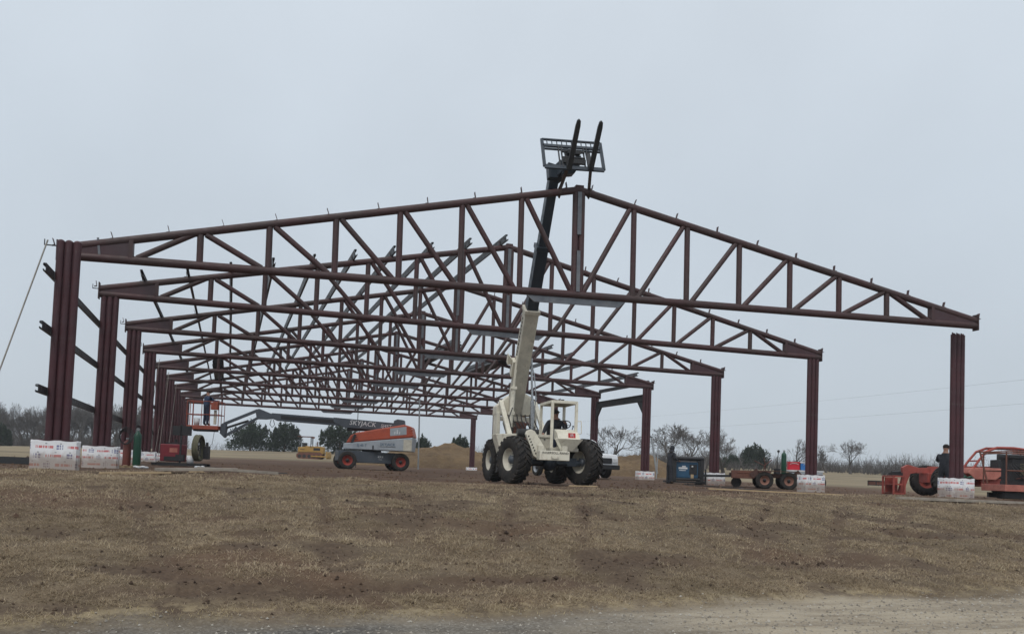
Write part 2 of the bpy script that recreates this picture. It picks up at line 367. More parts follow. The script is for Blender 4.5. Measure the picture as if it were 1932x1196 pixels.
sc3 = t.t.nodes.new('ShaderNodeSeparateColor'); t.lk(at.outputs[0], sc3.inputs[0])
v = t.tc.outputs['Object']
# matted dry thatch between the blades
c_thatch = t.mix(t.rng(t.noise(1.3, 6, rough=.7), .35, .68), (.195,.152,.10), (.105,.080,.053))
c_thatch = t.mix(t.rng(t.noise(26, 4), .4, .7, 0, .5), c_thatch, (.085,.060,.040))
# reddish brown worked dirt
c_dirt = t.mix(t.rng(t.noise(.5, 6, rough=.65), .35, .68), (.112,.066,.043), (.070,.042,.029))
c_dirt = t.mix(t.rng(t.noise(7, 5, rough=.75), .5, .72, 0, .6), c_dirt, (.165,.112,.076))
c_dirt = t.mix(t.rng(t.noise(.16, 4), .52, .66, 0, .55), c_dirt, (.165,.118,.075))
# gravel and broken chip seal
vv = t.vor(34, v, 1); bw = t.t.nodes.new('ShaderNodeRGBToBW'); t.lk(vv, bw.inputs[0])
c_grav = t.mix(t.rng(t.noise(.9, 5, rough=.7), .4, .66), (.165,.150,.125), (.085,.078,.070))
c_grav = t.mix(t.rng(bw.outputs[0], .45, .9, 0, .55), c_grav, (.30,.28,.25))
c_grav = t.mix(t.rng(t.noise(3.2, 5, t.scalev(v, (.5, 1.6, 1))), .55, .72, 0, .7), c_grav, (.20,.165,.12))
c_grav = t.mix(t.rng(t.vor(11, v, 0, 'DISTANCE_TO_EDGE'), .0, .035, .7, 0), c_grav, (.045,.042,.04))
sx0 = t.t.nodes.new('ShaderNodeSeparateXYZ'); t.lk(v, sx0.inputs[0])
c_tan = t.mix(t.rng(t.noise(1.4, 6, t.scalev(v, (.35, 1.5, 1)), .7), .38, .64), (.37,.315,.235), (.225,.185,.135))
c_tan = t.mix(t.rng(bw.outputs[0], .5, .9, 0, .35), c_tan, (.40,.37,.32))
c_grav = t.mix(t.rng(t.math('ADD', sx0.outputs[0], t.math('MULTIPLY', t.noise(.6, 3), 5.0)), 7.0, 12.5), c_grav, c_tan)
# far pasture
c_field = t.mix(t.rng(t.noise(.05, 5, t.scalev(v, (.6, 2.2, 1))), .4, .65), (.255,.205,.132), (.160,.128,.083))
c_field = t.mix(t.rng(t.noise(1.6, 4), .4, .75, 0, .4), c_field, (.13,.11,.07))
col = t.mix(sc3.outputs[0], c_thatch, c_dirt)
sat = t.t.nodes.new('ShaderNodeAttribute'); sat.attribute_name = 'soil'
col = t.mix(t.math('MULTIPLY', sat.outputs['Fac'], .85), col, t.mix(t.rng(t.noise(14, 4), .35, .7), (.062,.042,.030), (.105,.073,.050)))
col = t.mix(t.rng(t.noise(55, 4, rough=.75), .42, .72, 0, .5), col, (.06,.043,.03))
col = t.mix(t.rng(t.noise(38, 5, t.scalev(v, (.7, 1.5, 1)), .75), .55, .75, 0, .5), col, (.30,.235,.16))
col = t.mix(at.outputs[1], col, c_field)
col = t.mix(t.math('MULTIPLY', sc3.outputs[2], t.rng(t.noise(3.5, 5, rough=.75), .42, .62, 0, .55)), col, (.36,.29,.175))
col = t.mix(sc3.outputs[1], col, c_grav)
hb = t.math('ADD', t.math('MULTIPLY', t.noise(9, 6, rough=.7), .7), t.math('MULTIPLY', t.vor(34, v, 0), t.math('MULTIPLY', sc3.outputs[1], .6)))
t.bump(hb, .7, .04)
M_GROUND = t.fin(col, .95, 0, .15)
me.materials.append(M_GROUND)
ground = bpy.data.objects.new('ground', me); COL.objects.link(ground); tag(ground, 'brown dirt pad, dry grass slope and gravel road edge', None, None, 'structure')

# blades of dry mown grass on the slope, one mesh nobody could count
def blades(name, n, xr, yr, hfun, accept, colr, label, wid=.009, polar=False):
    if polar:
        rr_ = rng.uniform(7.2, 26, n); aa = .31+rng.uniform(-.85, .85, n); x = 3.6+rr_*np.sin(aa); y = -21.3+rr_*np.cos(aa)
    else: x = rng.uniform(*xr, n); y = rng.uniform(*yr, n)
    k = accept(x, y) > rng.uniform(0, 1, n)
    x = x[k]; y = y[k]; n = len(x); z = hgt(x, y)-.008; print(name, n)
    hh = hfun(x, y)*rng.uniform(.4, 1.5, n); a = rng.uniform(0, 2*math.pi, n); ln = rng.uniform(.4, 2.6, n)*hh
    la = rng.uniform(0, 2*math.pi, n); d = np.hypot(x-3.6, y+21.3); wd = wid*(.5+d/16.)*rng.uniform(.6, 1.3, n); a = la+math.pi/2
    dx = np.cos(a)*wd/2; dy = np.sin(a)*wd/2
    V = np.empty((n, 3, 3)); V[:, 0] = np.stack([x-dx, y-dy, z], 1); V[:, 1] = np.stack([x+dx, y+dy, z], 1)
    V[:, 2] = np.stack([x+np.cos(la)*ln, y+np.sin(la)*ln, z+hh], 1)
    m = bpy.data.meshes.new(name); m.vertices.add(n*3); m.vertices.foreach_set('co', V.ravel())
    m.loops.add(n*3); m.loops.foreach_set('vertex_index', np.arange(n*3, dtype=np.int32)); m.polygons.add(n)
    m.polygons.foreach_set('loop_start', np.arange(0, n*3, 3, dtype=np.int32)); m.update(calc_edges=True)
    m.materials.append(colr); o = bpy.data.objects.new(name, m); COL.objects.link(o); return tag(o, label, 'grass', None, 'stuff')
def grass_mat(name, cols):
    t = NT(name); g = t.t.nodes.new('ShaderNodeNewGeometry'); r = t.t.nodes.new('ShaderNodeValToRGB')
    t.lk(g.outputs['Random Per Island'], r.inputs[0]); e = r.color_ramp.elements
    e[0].color = cols[0]+(1,); e[1].color = cols[-1]+(1,)
    for i, c in enumerate(cols[1:-1]): q = e.new((i+1)/(len(cols)-1)); q.color = c+(1,)
    pos = g.outputs['Position']
    col = t.mix(t.rng(t.noise(.5, 4, pos), .35, .65, 0, .45), r.outputs[0], sc_(cols[0], .9))
    col = t.mix(t.rng(t.noise(.22, 3, pos), .58, .70, 0, .30), col, (.10,.105,.055))
    t.fin(col, .9, 0, .1)
    tl = t.t.nodes.new('ShaderNodeBsdfTranslucent'); t.lk(col, tl.inputs[0]); mx = t.t.nodes.new('ShaderNodeMixShader'); mx.inputs[0].default_value = .5
    t.lk(t.b.outputs[0], mx.inputs[1]); t.lk(tl.outputs[0], mx.inputs[2]); t.lk(mx.outputs[0], t.t.nodes['Material Output'].inputs[0])
    return t.mat
M_GRASS = grass_mat('dry_grass_blades', [(.20,.15,.10), (.37,.288,.195), (.53,.425,.295), (.68,.565,.41)])
M_STRAW = grass_mat('straw_blades', [(.36,.28,.155), (.50,.41,.24), (.62,.52,.33)])
M_STRAW2 = grass_mat('tuft_blades', [(.30,.235,.155), (.50,.41,.28), (.72,.61,.44)])
def acc_slope(x, y):
    d = y-road_edge(x)
    a = sstep(.05, .6, d)*(1-sstep(-3.9, -1.0, y+2.2*fbm(x*.35, y*.5, 4, 33)))*(1-.88*bare(x, y))
    dist = np.hypot(x-3.6, y+21.3)
    sl_ = np.clip(1.2*patches(x, y)+.95*sstep(.08, .20, fbm(x*.8, y*1.6, 4, 62))+.6*sstep(.14, .24, fbm(x*3.1, y*4.2, 3, 63)), 0, .97)
    return a*(1-sl_)*np.clip(.35+1.1*(.5+2.0*fbm(x*1.4, y*1.8, 3, 51)), .15, 1)*np.clip(.8+2.4*fbm(x*6, y*7, 2, 57), .25, 1)
blades('dry_grass', 1700000, None, None, lambda x, y: .024+.03*np.clip(.5+fbm(x*.9, y*.9, 3, 52), 0, 1), acc_slope, M_GRASS, 'short dry brown grass covering the slope', .0085, True)
blades('straw_grass', 150000, (-6, 26), (-13.6, -7.5), lambda x, y: .03+0*x,
       lambda x, y: np.exp(-((y-road_edge(x)-.26)/.20)**2)*np.clip(.75+1.6*fbm(x*.9, y*.9, 3, 53)-.45*sstep(7, 12, x), 0, 1), M_STRAW, 'pale straw grass strip along the gravel edge', .008)
blades('grass_tufts', 700000, None, None, lambda x, y: .05+.03*np.clip(.5+fbm(x*2, y*2, 2, 71), 0, 1),
       lambda x, y: acc_slope(x, y)*sstep(.14, .26, fbm(x*2.6, y*3.0, 3, 72))*.9+.0*x, M_STRAW2, 'taller pale tufts scattered through the dry grass', .009, True)
def stones(name, n, xr, yr, acc, mat, label, smin, smax):
    x = rng.uniform(*xr, n); y = rng.uniform(*yr, n); k = acc(x, y) > rng.uniform(0, 1, n); x = x[k]; y = y[k]; n = len(x); z = hgt(x, y)
    s = smin+(smax-smin)*rng.uniform(0, 1, n)**4
    base = np.array([(1,0,0),(-.5,.87,0),(-.5,-.87,0),(.1,.1,.8),(0,0,-.5)]); F = np.array([(0,1,3),(1,2,3),(2,0,3),(1,0,4),(2,1,4),(0,2,4)])
    a = rng.uniform(0, 6.28, n); P = base[None]*rng.uniform(.6, 1.3, (n, 5, 3))
    Q = np.stack([P[..., 0]*np.cos(a)[:, None]-P[..., 1]*np.sin(a)[:, None], P[..., 0]*np.sin(a)[:, None]+P[..., 1]*np.cos(a)[:, None], P[..., 2]], -1)*s[:, None, None]
    V = Q+np.stack([x, y, z+s*.15], 1)[:, None, :]
    m = bpy.data.meshes.new(name); m.from_pydata(V.reshape(-1, 3).tolist(), [], (F[None]+np.arange(n)[:, None, None]*5).reshape(-1, 3).tolist())
    m.materials.append(mat); o = bpy.data.objects.new(name, m); COL.objects.link(o); return tag(o, label, 'gravel', None, 'stuff')
def stone_mat(name, cols):
    t = NT(name); g = t.t.nodes.new('ShaderNodeNewGeometry'); r = t.t.nodes.new('ShaderNodeValToRGB'); t.lk(g.outputs['Random Per Island'], r.inputs[0])
    e = r.color_ramp.elements; e[0].color = cols[0]+(1,); e[1].color = cols[2]+(1,); q = e.new(.6); q.color = cols[1]+(1,)
    return t.fin(r.outputs[0], .9, 0, .2)
M_STONE = stone_mat('gravel_stone', [(.19,.17,.145), (.28,.25,.21), (.43,.40,.35)])
M_CLOD = stone_mat('dirt_clod', [(.075,.045,.032), (.12,.075,.05), (.17,.12,.08)])
stones('loose_gravel', 60000, (-6, 26), (-16, -8), lambda x, y: 1-sstep(-.5, .5, y-road_edge(x)), M_STONE, 'loose grey gravel on the road edge', .004, .026)
stones('dirt_clods', 9000, (-6, 34), (-9, 24), lambda x, y: np.clip(sstep(-3.5, 0, y)*.5+bare(x, y)*.8, 0, 1)*sstep(.2, .7, y-road_edge(x)), M_CLOD, 'small clods of reddish dirt scattered on the pad', .012, .07)

M_DARKCLOD = stone_mat('dark_clod', [(.040,.027,.020), (.070,.047,.033), (.12,.085,.058)])
stones('turned_clods', 60000, (-1, 22), (-12, -2.5), lambda x, y: np.clip(patches(x, y)-.35, 0, 1)*.9, M_DARKCLOD, 'dark turned clods in the scars of the slope', .012, .06)
stones('thatch_clods', 26000, (-3, 26), (-12, -1.5), lambda x, y: np.clip(.25+sstep(.06, .18, fbm(x*.8, y*1.6, 4, 62)), 0, 1)*sstep(.2, .7, y-road_edge(x)), M_DARKCLOD, 'small dark clods scattered through the dry grass', .008, .035)
# ------------------------------------------------------------------ steel frames
W, S, HC, PED = 24.63, 7.0, 5.02, .617
ORD = ['front', 'second', 'third', 'fourth', 'fifth', 'sixth', 'seventh', 'eighth', 'rearmost']
pipe_m = MB().tube((0,0,0), (0,0,HC-PED-.03), .083, n=14).mesh('pipe', M_COLUMN)
m = MB()
for k in (-.083, .083): m.box((k, .0, (HC-PED)/2), (.03, .03, HC-PED-.06))
fill_m = m.mesh('weld_strip', M_COLUMN)
base_m = MB().box((0,0,0), (.72,.46,.025)).mesh('base_plate', M_COLUMN)
def column(n, side, top=HC, label=''):
    x = 0 if side < 0 else W
    c = empty('pipe_column', (x, n*S, PED), 0, label=label, cat='column', group='red oxide pipe columns')
    for k in (-1, 0, 1):
        z = (top-PED-.03)/(HC-PED-.03); inst(pipe_m, 'pipe', c, (k*.166, 0, .028), (0,0,0), (1,1,z))
    inst(fill_m, 'weld_strip', c, (0,0,.02)); inst(base_m, 'base_plate', c, (0,0,.0135))
    return c
BASEZ = {}
def footing(n, side, label):
    x = 0 if side < 0 else W
    g = hz(x, n*S); h = PED-g+.12; wx = .90+.04*random.uniform(-1, 1); wy = .46
    f = empty('footing', (x+.02*random.uniform(-1, 1), n*S, PED), R(random.uniform(-2.5, 2.5)), label=label, cat='footing', group='foam board wrapped footings')
    m = MB()
    m.box((0,0,-h/2-.003), (wx-.1, wy-.1, h)); m.build('concrete_core', M_CONC, f)
    for i, (c, d) in enumerate((((0,-wy/2,0), (wx, .035)), ((0,wy/2,0), (wx, .035)), ((-wx/2,0,0), (.035, wy)), ((wx/2,0,0), (.035, wy)))):
        hh = h-.01+random.uniform(-.02, .02)
        N = 9; V = []; F = []
        # slightly bowed sheet with thickness
        b = MB(); ax = Vector((1,0,0)) if i < 2 else Vector((0,1,0)); nn = Vector((0,-1,0)) if i == 0 else Vector((0,1,0)) if i == 1 else Vector((-1,0,0)) if i == 2 else Vector((1,0,0))
        L = wx if i < 2 else wy-.04
        for lay in (0, 1):
            for a in range(N):
                for q in range(3):
                    uu_ = a/(N-1)-.5; zz = -hh+.0+hh*q/2+(.012*math.sin(a*1.7+i*2) if q == 2 else 0)
                    bow = .018*math.sin(math.pi*(uu_+.5))*(.4+.6*random.random())
                    V.append(Vector(c)+ax*uu_*L+nn*(bow+(.02 if lay else -.012))+Vector((0,0,zz)))
        id_ = lambda l, a, q: l*N*3+a*3+q
        for l in (0, 1):
            for a in range(N-1):
                for q in range(2): F.append((id_(l,a,q), id_(l,a+1,q), id_(l,a+1,q+1), id_(l,a,q+1)))
        for a in range(N-1): F.append((id_(0,a,2), id_(0,a+1,2), id_(1,a+1,2), id_(1,a,2))); F.append((id_(0,a,0), id_(0,a+1,0), id_(1,a+1,0), id_(1,a,0)))
        for q in range(2): F.append((id_(0,0,q), id_(0,0,q+1), id_(1,0,q+1), id_(1,0,q))); F.append((id_(0,N-1,q), id_(0,N-1,q+1), id_(1,N-1,q+1), id_(1,N-1,q)))
        b.add(V, F); b.build('foam_panel', M_WRAP, f)
    return f
PW = [' row']
for n in range(9):
    for side, sn in ((-1, 'left'), (1, 'right')):
        if n == 0: lab = 'tall triple pipe column with rounded tops, nearest in the left row' if side < 0 else 'free-standing triple pipe column with notched top below the raised truss end'
        else: lab = '%s triple pipe column of the %s row' % (ORD[n] if n < 8 else 'rearmost', sn)
        column(n, side, HC+.04 if n else HC-.02, lab)
        lab2 = '%s white printed foam board footing of the %s row' % (ORD[n] if n else 'nearest', sn)
        footing(n, side, lab2)
# rounded caps on the nearest left column, notched tops on the nearest right one
c0 = [o for o in COL.objects if o.name.startswith('pipe_column')]
m = MB()
for k in (-1, 0, 1): m.sph((k*.166, 0, HC-PED-.03), .083, (1,1,.75), 14, 8)
m.build('rounded_cap', M_COLUMN, c0[0])
m = MB()
for k in (-1, 0, 1):
    for s_ in (-1, 1): m.prism([(-.083,0), (.083,0), (s_*.083,.07)], (k*.166, s_*.03, HC-PED-.03), (1,0,0), (0,0,1), .03)
m.build('notched_top', M_COLUMN, c0[1])

# one truss: local origin at the middle of the span, z = 0 at the underside of the bottom chord
HL = 12.62; RC = .098; ZB = RC; ZE = .25; ZA = 2.93; RWB = .073
def zt(d): return ZE+(ZA-ZE)*(1-abs(d)/HL)
NODES = [1.58, 3.16, 4.75, 6.34, 7.93, 9.52]; PLX = 11.1
CLIPS = [.35+1.235*k for k in range(11)]
ch_top = {}
for s_ in (-1, 1): ch_top[s_] = MB().tube((0,0,ZA), (s_*HL,0,ZE), RC, n=14).mesh('top_chord', M_TRUSS)
ch_bot = MB().tube((-HL,0,ZB), (HL,0,ZB), RC+.006, n=14).mesh('bottom_chord', M_TRUSS)
def bar(p, q, r=RWB): return MB().tube(p, q, r, n=10, caps=False)
vert_m = {(s_, i): bar((s_*d,0,ZB+.07), (s_*d,0,zt(d)-.07), .079).mesh('web_vertical', M_TRUSS) for s_ in (-1, 1) for i, d in enumerate(NODES)}
diag_m = {}
for s_ in (-1, 1):
    L = NODES+[PLX-.02]
    for i in range(6):
        inner = 0.16 if i == 0 else L[i-1]+.16
        diag_m[(s_, i)] = bar((s_*inner,0,ZB+.06), (s_*(L[i]-.13),0,zt(L[i])-.05)).mesh('web_diagonal', M_TRUSS)
    diag_m[(s_, 6)] = bar((s_*(PLX-.18),0,ZB+.06), (s_*(L[5]+.13),0,zt(L[5])-.05)).mesh('web_diagonal', M_TRUSS)
plate_m = {s_: MB().prism([(s_*PLX, ZB+.03), (s_*(HL-.02), ZB+.03), (s_*(HL-.02), ZE+.02), (s_*PLX, zt(PLX)-.02)][::s_], (0,0,0), (1,0,0), (0,0,1), .13).mesh('end_plate', M_PLATE) for s_ in (-1, 1)}
pv_m = {s_: MB().box((s_*(PLX-.05),0,(ZB+zt(PLX))/2), (.10,.19,zt(PLX)-ZB)).mesh('plate_stiffener', M_TRUSS) for s_ in (-1, 1)}
lug_m = {s_: MB().box((s_*(HL+.006),0,.19), (.03,.24,.48)).mesh('end_lug', M_TRUSS) for s_ in (-1, 1)}
king_m = {s_: MB().tube((s_*.088,0,ZB+.07), (s_*.088,0,ZA-.02), .086, n=12).mesh('king_post_pipe', M_TRUSS) for s_ in (-1, 1)}
splA = MB().box((0,-.088,2.28), (.11,.014,1.15)).mesh('splice_strip', M_MILL)
splB = MB().box((0,-.088,.72), (.10,.014,1.1)).mesh('splice_strip', M_MILL)
gus_m = MB().prism([(-1.42,.03), (1.42,.03), (1.18,-.165), (-1.18,-.165)], (0,0,0), (1,0,0), (0,0,1), .05).mesh('splice_gusset', M_MILL)
clip_m = MB().box((0,0,.065), (.012,.10,.16)).box((.035,0,-.008), (.07,.10,.012)).mesh('purlin_clip', M_TRUSS)
pk_m = MB().box((0,0,ZA+.055), (.22,.16,.11)).mesh('ridge_block', M_TRUSS)
def truss(n, label):
    t_ = empty('roof_truss', (W/2, n*S, HC), 0, label=label, cat='truss', group='pipe roof trusses')
    inst(ch_bot, 'bottom_chord', t_); inst(pk_m, 'ridge_block', t_); inst(splA, 'splice_strip', t_); inst(splB, 'splice_strip', t_); inst(gus_m, 'splice_gusset', t_)
    for s_ in (-1, 1):
        for nm, mm in (('top_chord', ch_top), ('end_plate', plate_m), ('plate_stiffener', pv_m), ('end_lug', lug_m), ('king_post_pipe', king_m)): inst(mm[s_], nm, t_)
        for i in range(6): inst(vert_m[(s_, i)], 'web_vertical', t_)
        for i in range(7): inst(diag_m[(s_, i)], 'web_diagonal', t_)
        for d in CLIPS:
            inst(clip_m, 'purlin_clip', t_, (s_*d, 0, zt(d)+RC), (0, s_*math.atan((ZA-ZE)/HL)+random.uniform(-.15, .15), 0), (s_, 1, 1))
    return t_
TR = [truss(n, 'front pipe truss hanging from the raised forks, grey splice plate below its middle' if n == 0 else '%s pipe roof truss counted from the front' % ORD[n] if n < 8 else 'rearmost pipe roof truss, farthest from the camera') for n in range(9)]
TR[0].location = (12.18, .3, HC-.04); TR[0].rotation_euler = (0, -.011, -.066)
m = MB().box((-11.75, -.075, .36), (.05,.008,.40), (0,-.12,0)); m.build('paint_mark', M_MILL, TR[0])

# purlins: C sections along the depth of the building
def csec(name, L, h=.2, fl=.07, th=.012, mat=None):
    m = MB(); m.box((0, L/2, h/2), (th, L, h)); m.box((fl/2, L/2, h-th/2), (fl-th, L, th)); m.box((fl/2, L/2, th/2), (fl-th, L, th))
    m.box((fl-th/2, L/2, h-.02-th), (th, L, .028)); m.box((fl-th/2, L/2, .02+th), (th, L, .028))
    return m.mesh(name, mat or M_PURLIN)
pur_l = csec('roof_purlin', 36.2); pur_r = csec('roof_purlin', 14.8)
slope = math.atan((ZA-ZE)/HL)
NW = ['ridge', 'second', 'third', 'fourth', 'fifth', 'sixth', 'seventh', 'eighth', 'ninth', 'tenth']
for k in range(10):
    d = -CLIPS[k]
    o = inst(pur_l, 'roof_purlin', None, (W/2+d+.03, 6.35+.12*random.uniform(-1, 1), HC+zt(d)+RC+.005), (0, -slope, 0))
    tag(o, 'dark steel roof purlin %s on the left roof slope' % ('nearest the ridge' if k == 0 else NW[k]+' from the ridge'), 'purlin', 'roof purlins')
for j, k in enumerate((5, 6, 7, 9)):
    d = CLIPS[k]
    o = inst(pur_r, 'roof_purlin', None, (W/2+d+.03, 20.3+.1*j, HC+zt(d)+RC+.005), (0, slope, 0))
    tag(o, 'dark steel purlin on the right roof slope, %s of four going down to the eave' % ('first', 'second', 'third', 'lowest')[j], 'purlin', 'roof purlins')
# wall girts along the outside of the left row
girt = csec('wall_girt', 57.2, .17, .06)
for i, z in enumerate((4.24, 3.02, 1.69)):
    o = inst(girt, 'wall_girt', None, (-.262, -.9, z-.085), (0,0,0), (-1,1,1))
    tag(o, 'horizontal wall girt outside the left columns, %s of three' % ('top', 'middle', 'bottom')[i], 'girt', 'wall girts')
eclip = MB().beam((0,0,0), (-.24,0,.0), .04, .02).box((-.24,0,.06), (.014,.04,.13)).mesh('eave_clip', M_PURLIN)
for n in range(3):
    cp = [o for o in COL.objects if o.name.startswith('pipe_column')][2*n]
    inst(eclip, 'eave_clip', cp, (-.25, 0, (HC-PED+.25) if n else HC-PED-.12))
# header beam with knee braces between the fourth and fifth right columns
hb_ = empty('header_beam', (W-.02, 3*S, 4.55), 0, label='dark steel header beam with knee braces between the fourth and fifth right columns', cat='beam')
m = MB(); m.box((0, S/2, 0), (.02, S-.55, .34)); m.box((0, S/2, .175), (.16, S-.55, .018)); m.box((0, S/2, -.175), (.16, S-.55, .018)); m.build('i_beam', M_PURLIN, hb_)
for y, q in ((.28, 1), (S-.28, -1)):
    MB().prism([(0,0), (.75*q,0), (0,-.75)][::q], (0, y, -.19), (0,1,0), (0,0,1), .1).build('knee_brace', M_PURLIN, hb_)
o = inst(csec('eave_strut', 6.6), 'eave_strut', None, (W+.15, 3*S+.2, 5.3)); tag(o, 'dark eave strut above the header beam on the right side', 'beam')
# bundles of spare purlins resting on the top chords
def bundle(x, y, L, label, rows, colsn):
    g = empty('purlin_bundle', (x, y, 0), 0, label=label, cat='steel bundle', group='purlin bundles')
    me_ = csec('spare_purlin', L)
    d = x-W/2; s_ = 1 if d > 0 else -1
    for r_ in range(rows):
        for q in range(colsn):
            inst(me_, 'spare_purlin', g, (q*.075*s_, random.uniform(-.25, .25), HC+zt(d)+RC+.01+r_*.205-q*.075*.21), (0, s_*slope, 0), (1,1,1))
    return g
bundle(15.4, 27.4, 8.0, 'stack of dark purlins on the right roof slope near the ridge', 2, 7)
bundle(18.3, 27.2, 8.2, 'stack of dark purlins lower on the right roof slope', 2, 9)
bundle(2.9, 34.2, 8.0, 'stack of dark purlins on the left roof slope above the lift basket', 3, 8)
# guy strap from the nearest left column
o = MB().path([(-.42,-.05,5.0), (-1.10,-.29,2.18), (-1.63,-.48,.0)], .017, 6).build('guy_strap', M_ROPE); tag(o, 'pale guy strap running from the nearest left column down to the left', 'strap')
for k, (x0, y0_, x1, y1) in enumerate(((.32, 22.0, -.05, 21.2), (.36, 28.0, .1, 27.4), (.30, 28.3, -.1, 27.6), (.35, 35.0, .1, 34.5))):
    o = MB().path([(x0, y0_, 4.9), ((x0+x1)/2, (y0_+y1)/2+.1, 2.6), (x1, y1, .35)], .011, 5).build('hanging_rope', M_ROPE)
    tag(o, ('thin pale rope hanging along the fourth left column', 'thin pale rope in front of the fifth left column', 'second thin rope beside the fifth left column', 'thin pale rope along the sixth left column')[k], 'rope', 'ropes hanging by the left columns')

# ------------------------------------------------------------------ shared builders for machines
def wheel(parent, c, axis, r, wd, rim_mat, lugs=0, rimf=.56, hub=True, tread=.04, name='wheel'):
    a = Vector(axis).normalized(); c = Vector(c); h = wd/2
    m = MB(); ri = r*rimf; rb = r-tread*(1 if lugs else 0)
    m.lathe([(ri, -h*.86), (ri+.02, -h), (rb*.86, -h*1.04), (rb*.955, -h*.93), (rb, -h*.72), (rb, h*.72), (rb*.955, h*.93), (rb*.86, h*1.04), (ri+.02, h), (ri, h*.86)], c, a, 36)
    w_ = m.build(name, M_RUBBER, parent)
    x = (Vector((0,0,1)) if abs(a.z) < .9 else Vector((1,0,0))).cross(a).normalized(); y = a.cross(x)
    if lugs:
        m = MB()
        for s_ in (-1, 1):
            for k in range(lugs):
                t0 = 2*math.pi*(k+(.5 if s_ > 0 else 0))/lugs
                P = []
                for (q, dt, rad) in ((-.06, .0, r), (.45, .16, r), (.98, .30, r*.955), (1.03, .33, r*.86)):
                    P.append((c+a*(s_*q*h), t0+dt*22/lugs, rad))
                for (c1, t1, r1), (c2, t2, r2) in zip(P, P[1:]):
                    hw = .5*math.pi/lugs
                    V = []
                    for (cc, tt, rad) in ((c1, t1, r1), (c2, t2, r2)):
                        for (dt, rd) in ((-hw, rad), (hw, rad), (hw, rad-tread*1.5), (-hw, rad-tread*1.5)):
                            V.append(cc+(x*math.cos(tt+dt)+y*math.sin(tt+dt))*rd)
                    m.add(V, [(0,1,2,3), (7,6,5,4), (0,4,5,1), (1,5,6,2), (2,6,7,3), (3,7,4,0)])
        m.build('tread', M_RUBBER, w_)
    m = MB(); m.lathe([(ri, -h*.86), (ri*.94, -h*.80), (ri*.86, -h*.5), (ri*.80, -h*.25), (ri*.32, -h*.15), (.0, -h*.15)], c, a, 28)
    m.lathe([(ri, h*.86), (ri*.94, h*.80), (ri*.86, h*.5), (ri*.80, h*.25), (ri*.32, h*.15), (.0, h*.15)], c, a, 28)
    m.build('rim', rim_mat, w_)
    if hub:
        m = MB().lathe([(0, -h*.62), (ri*.34, -h*.60), (ri*.38, -h*.14)], c, a, 14); m.lathe([(0, h*.62), (ri*.34, h*.60), (ri*.38, h*.14)], c, a, 14)
        for k in range(8):
            t_ = k*math.pi/4
            for s_ in (-1, 1): m.tube(c+(x*math.cos(t_)+y*math.sin(t_))*ri*.52+a*s_*h*.14, c+(x*math.cos(t_)+y*math.sin(t_))*ri*.52+a*s_*h*.27, .014*r/.6, n=5)
        m.build('hub', M_BLACK if rim_mat is not M_CREAM2 else M_GREYP, w_)
    return w_
def rails(parent, pts, r=.02, mat=None, name='rail', n=7): return MB().path(pts, r, n).build(name, mat, parent)

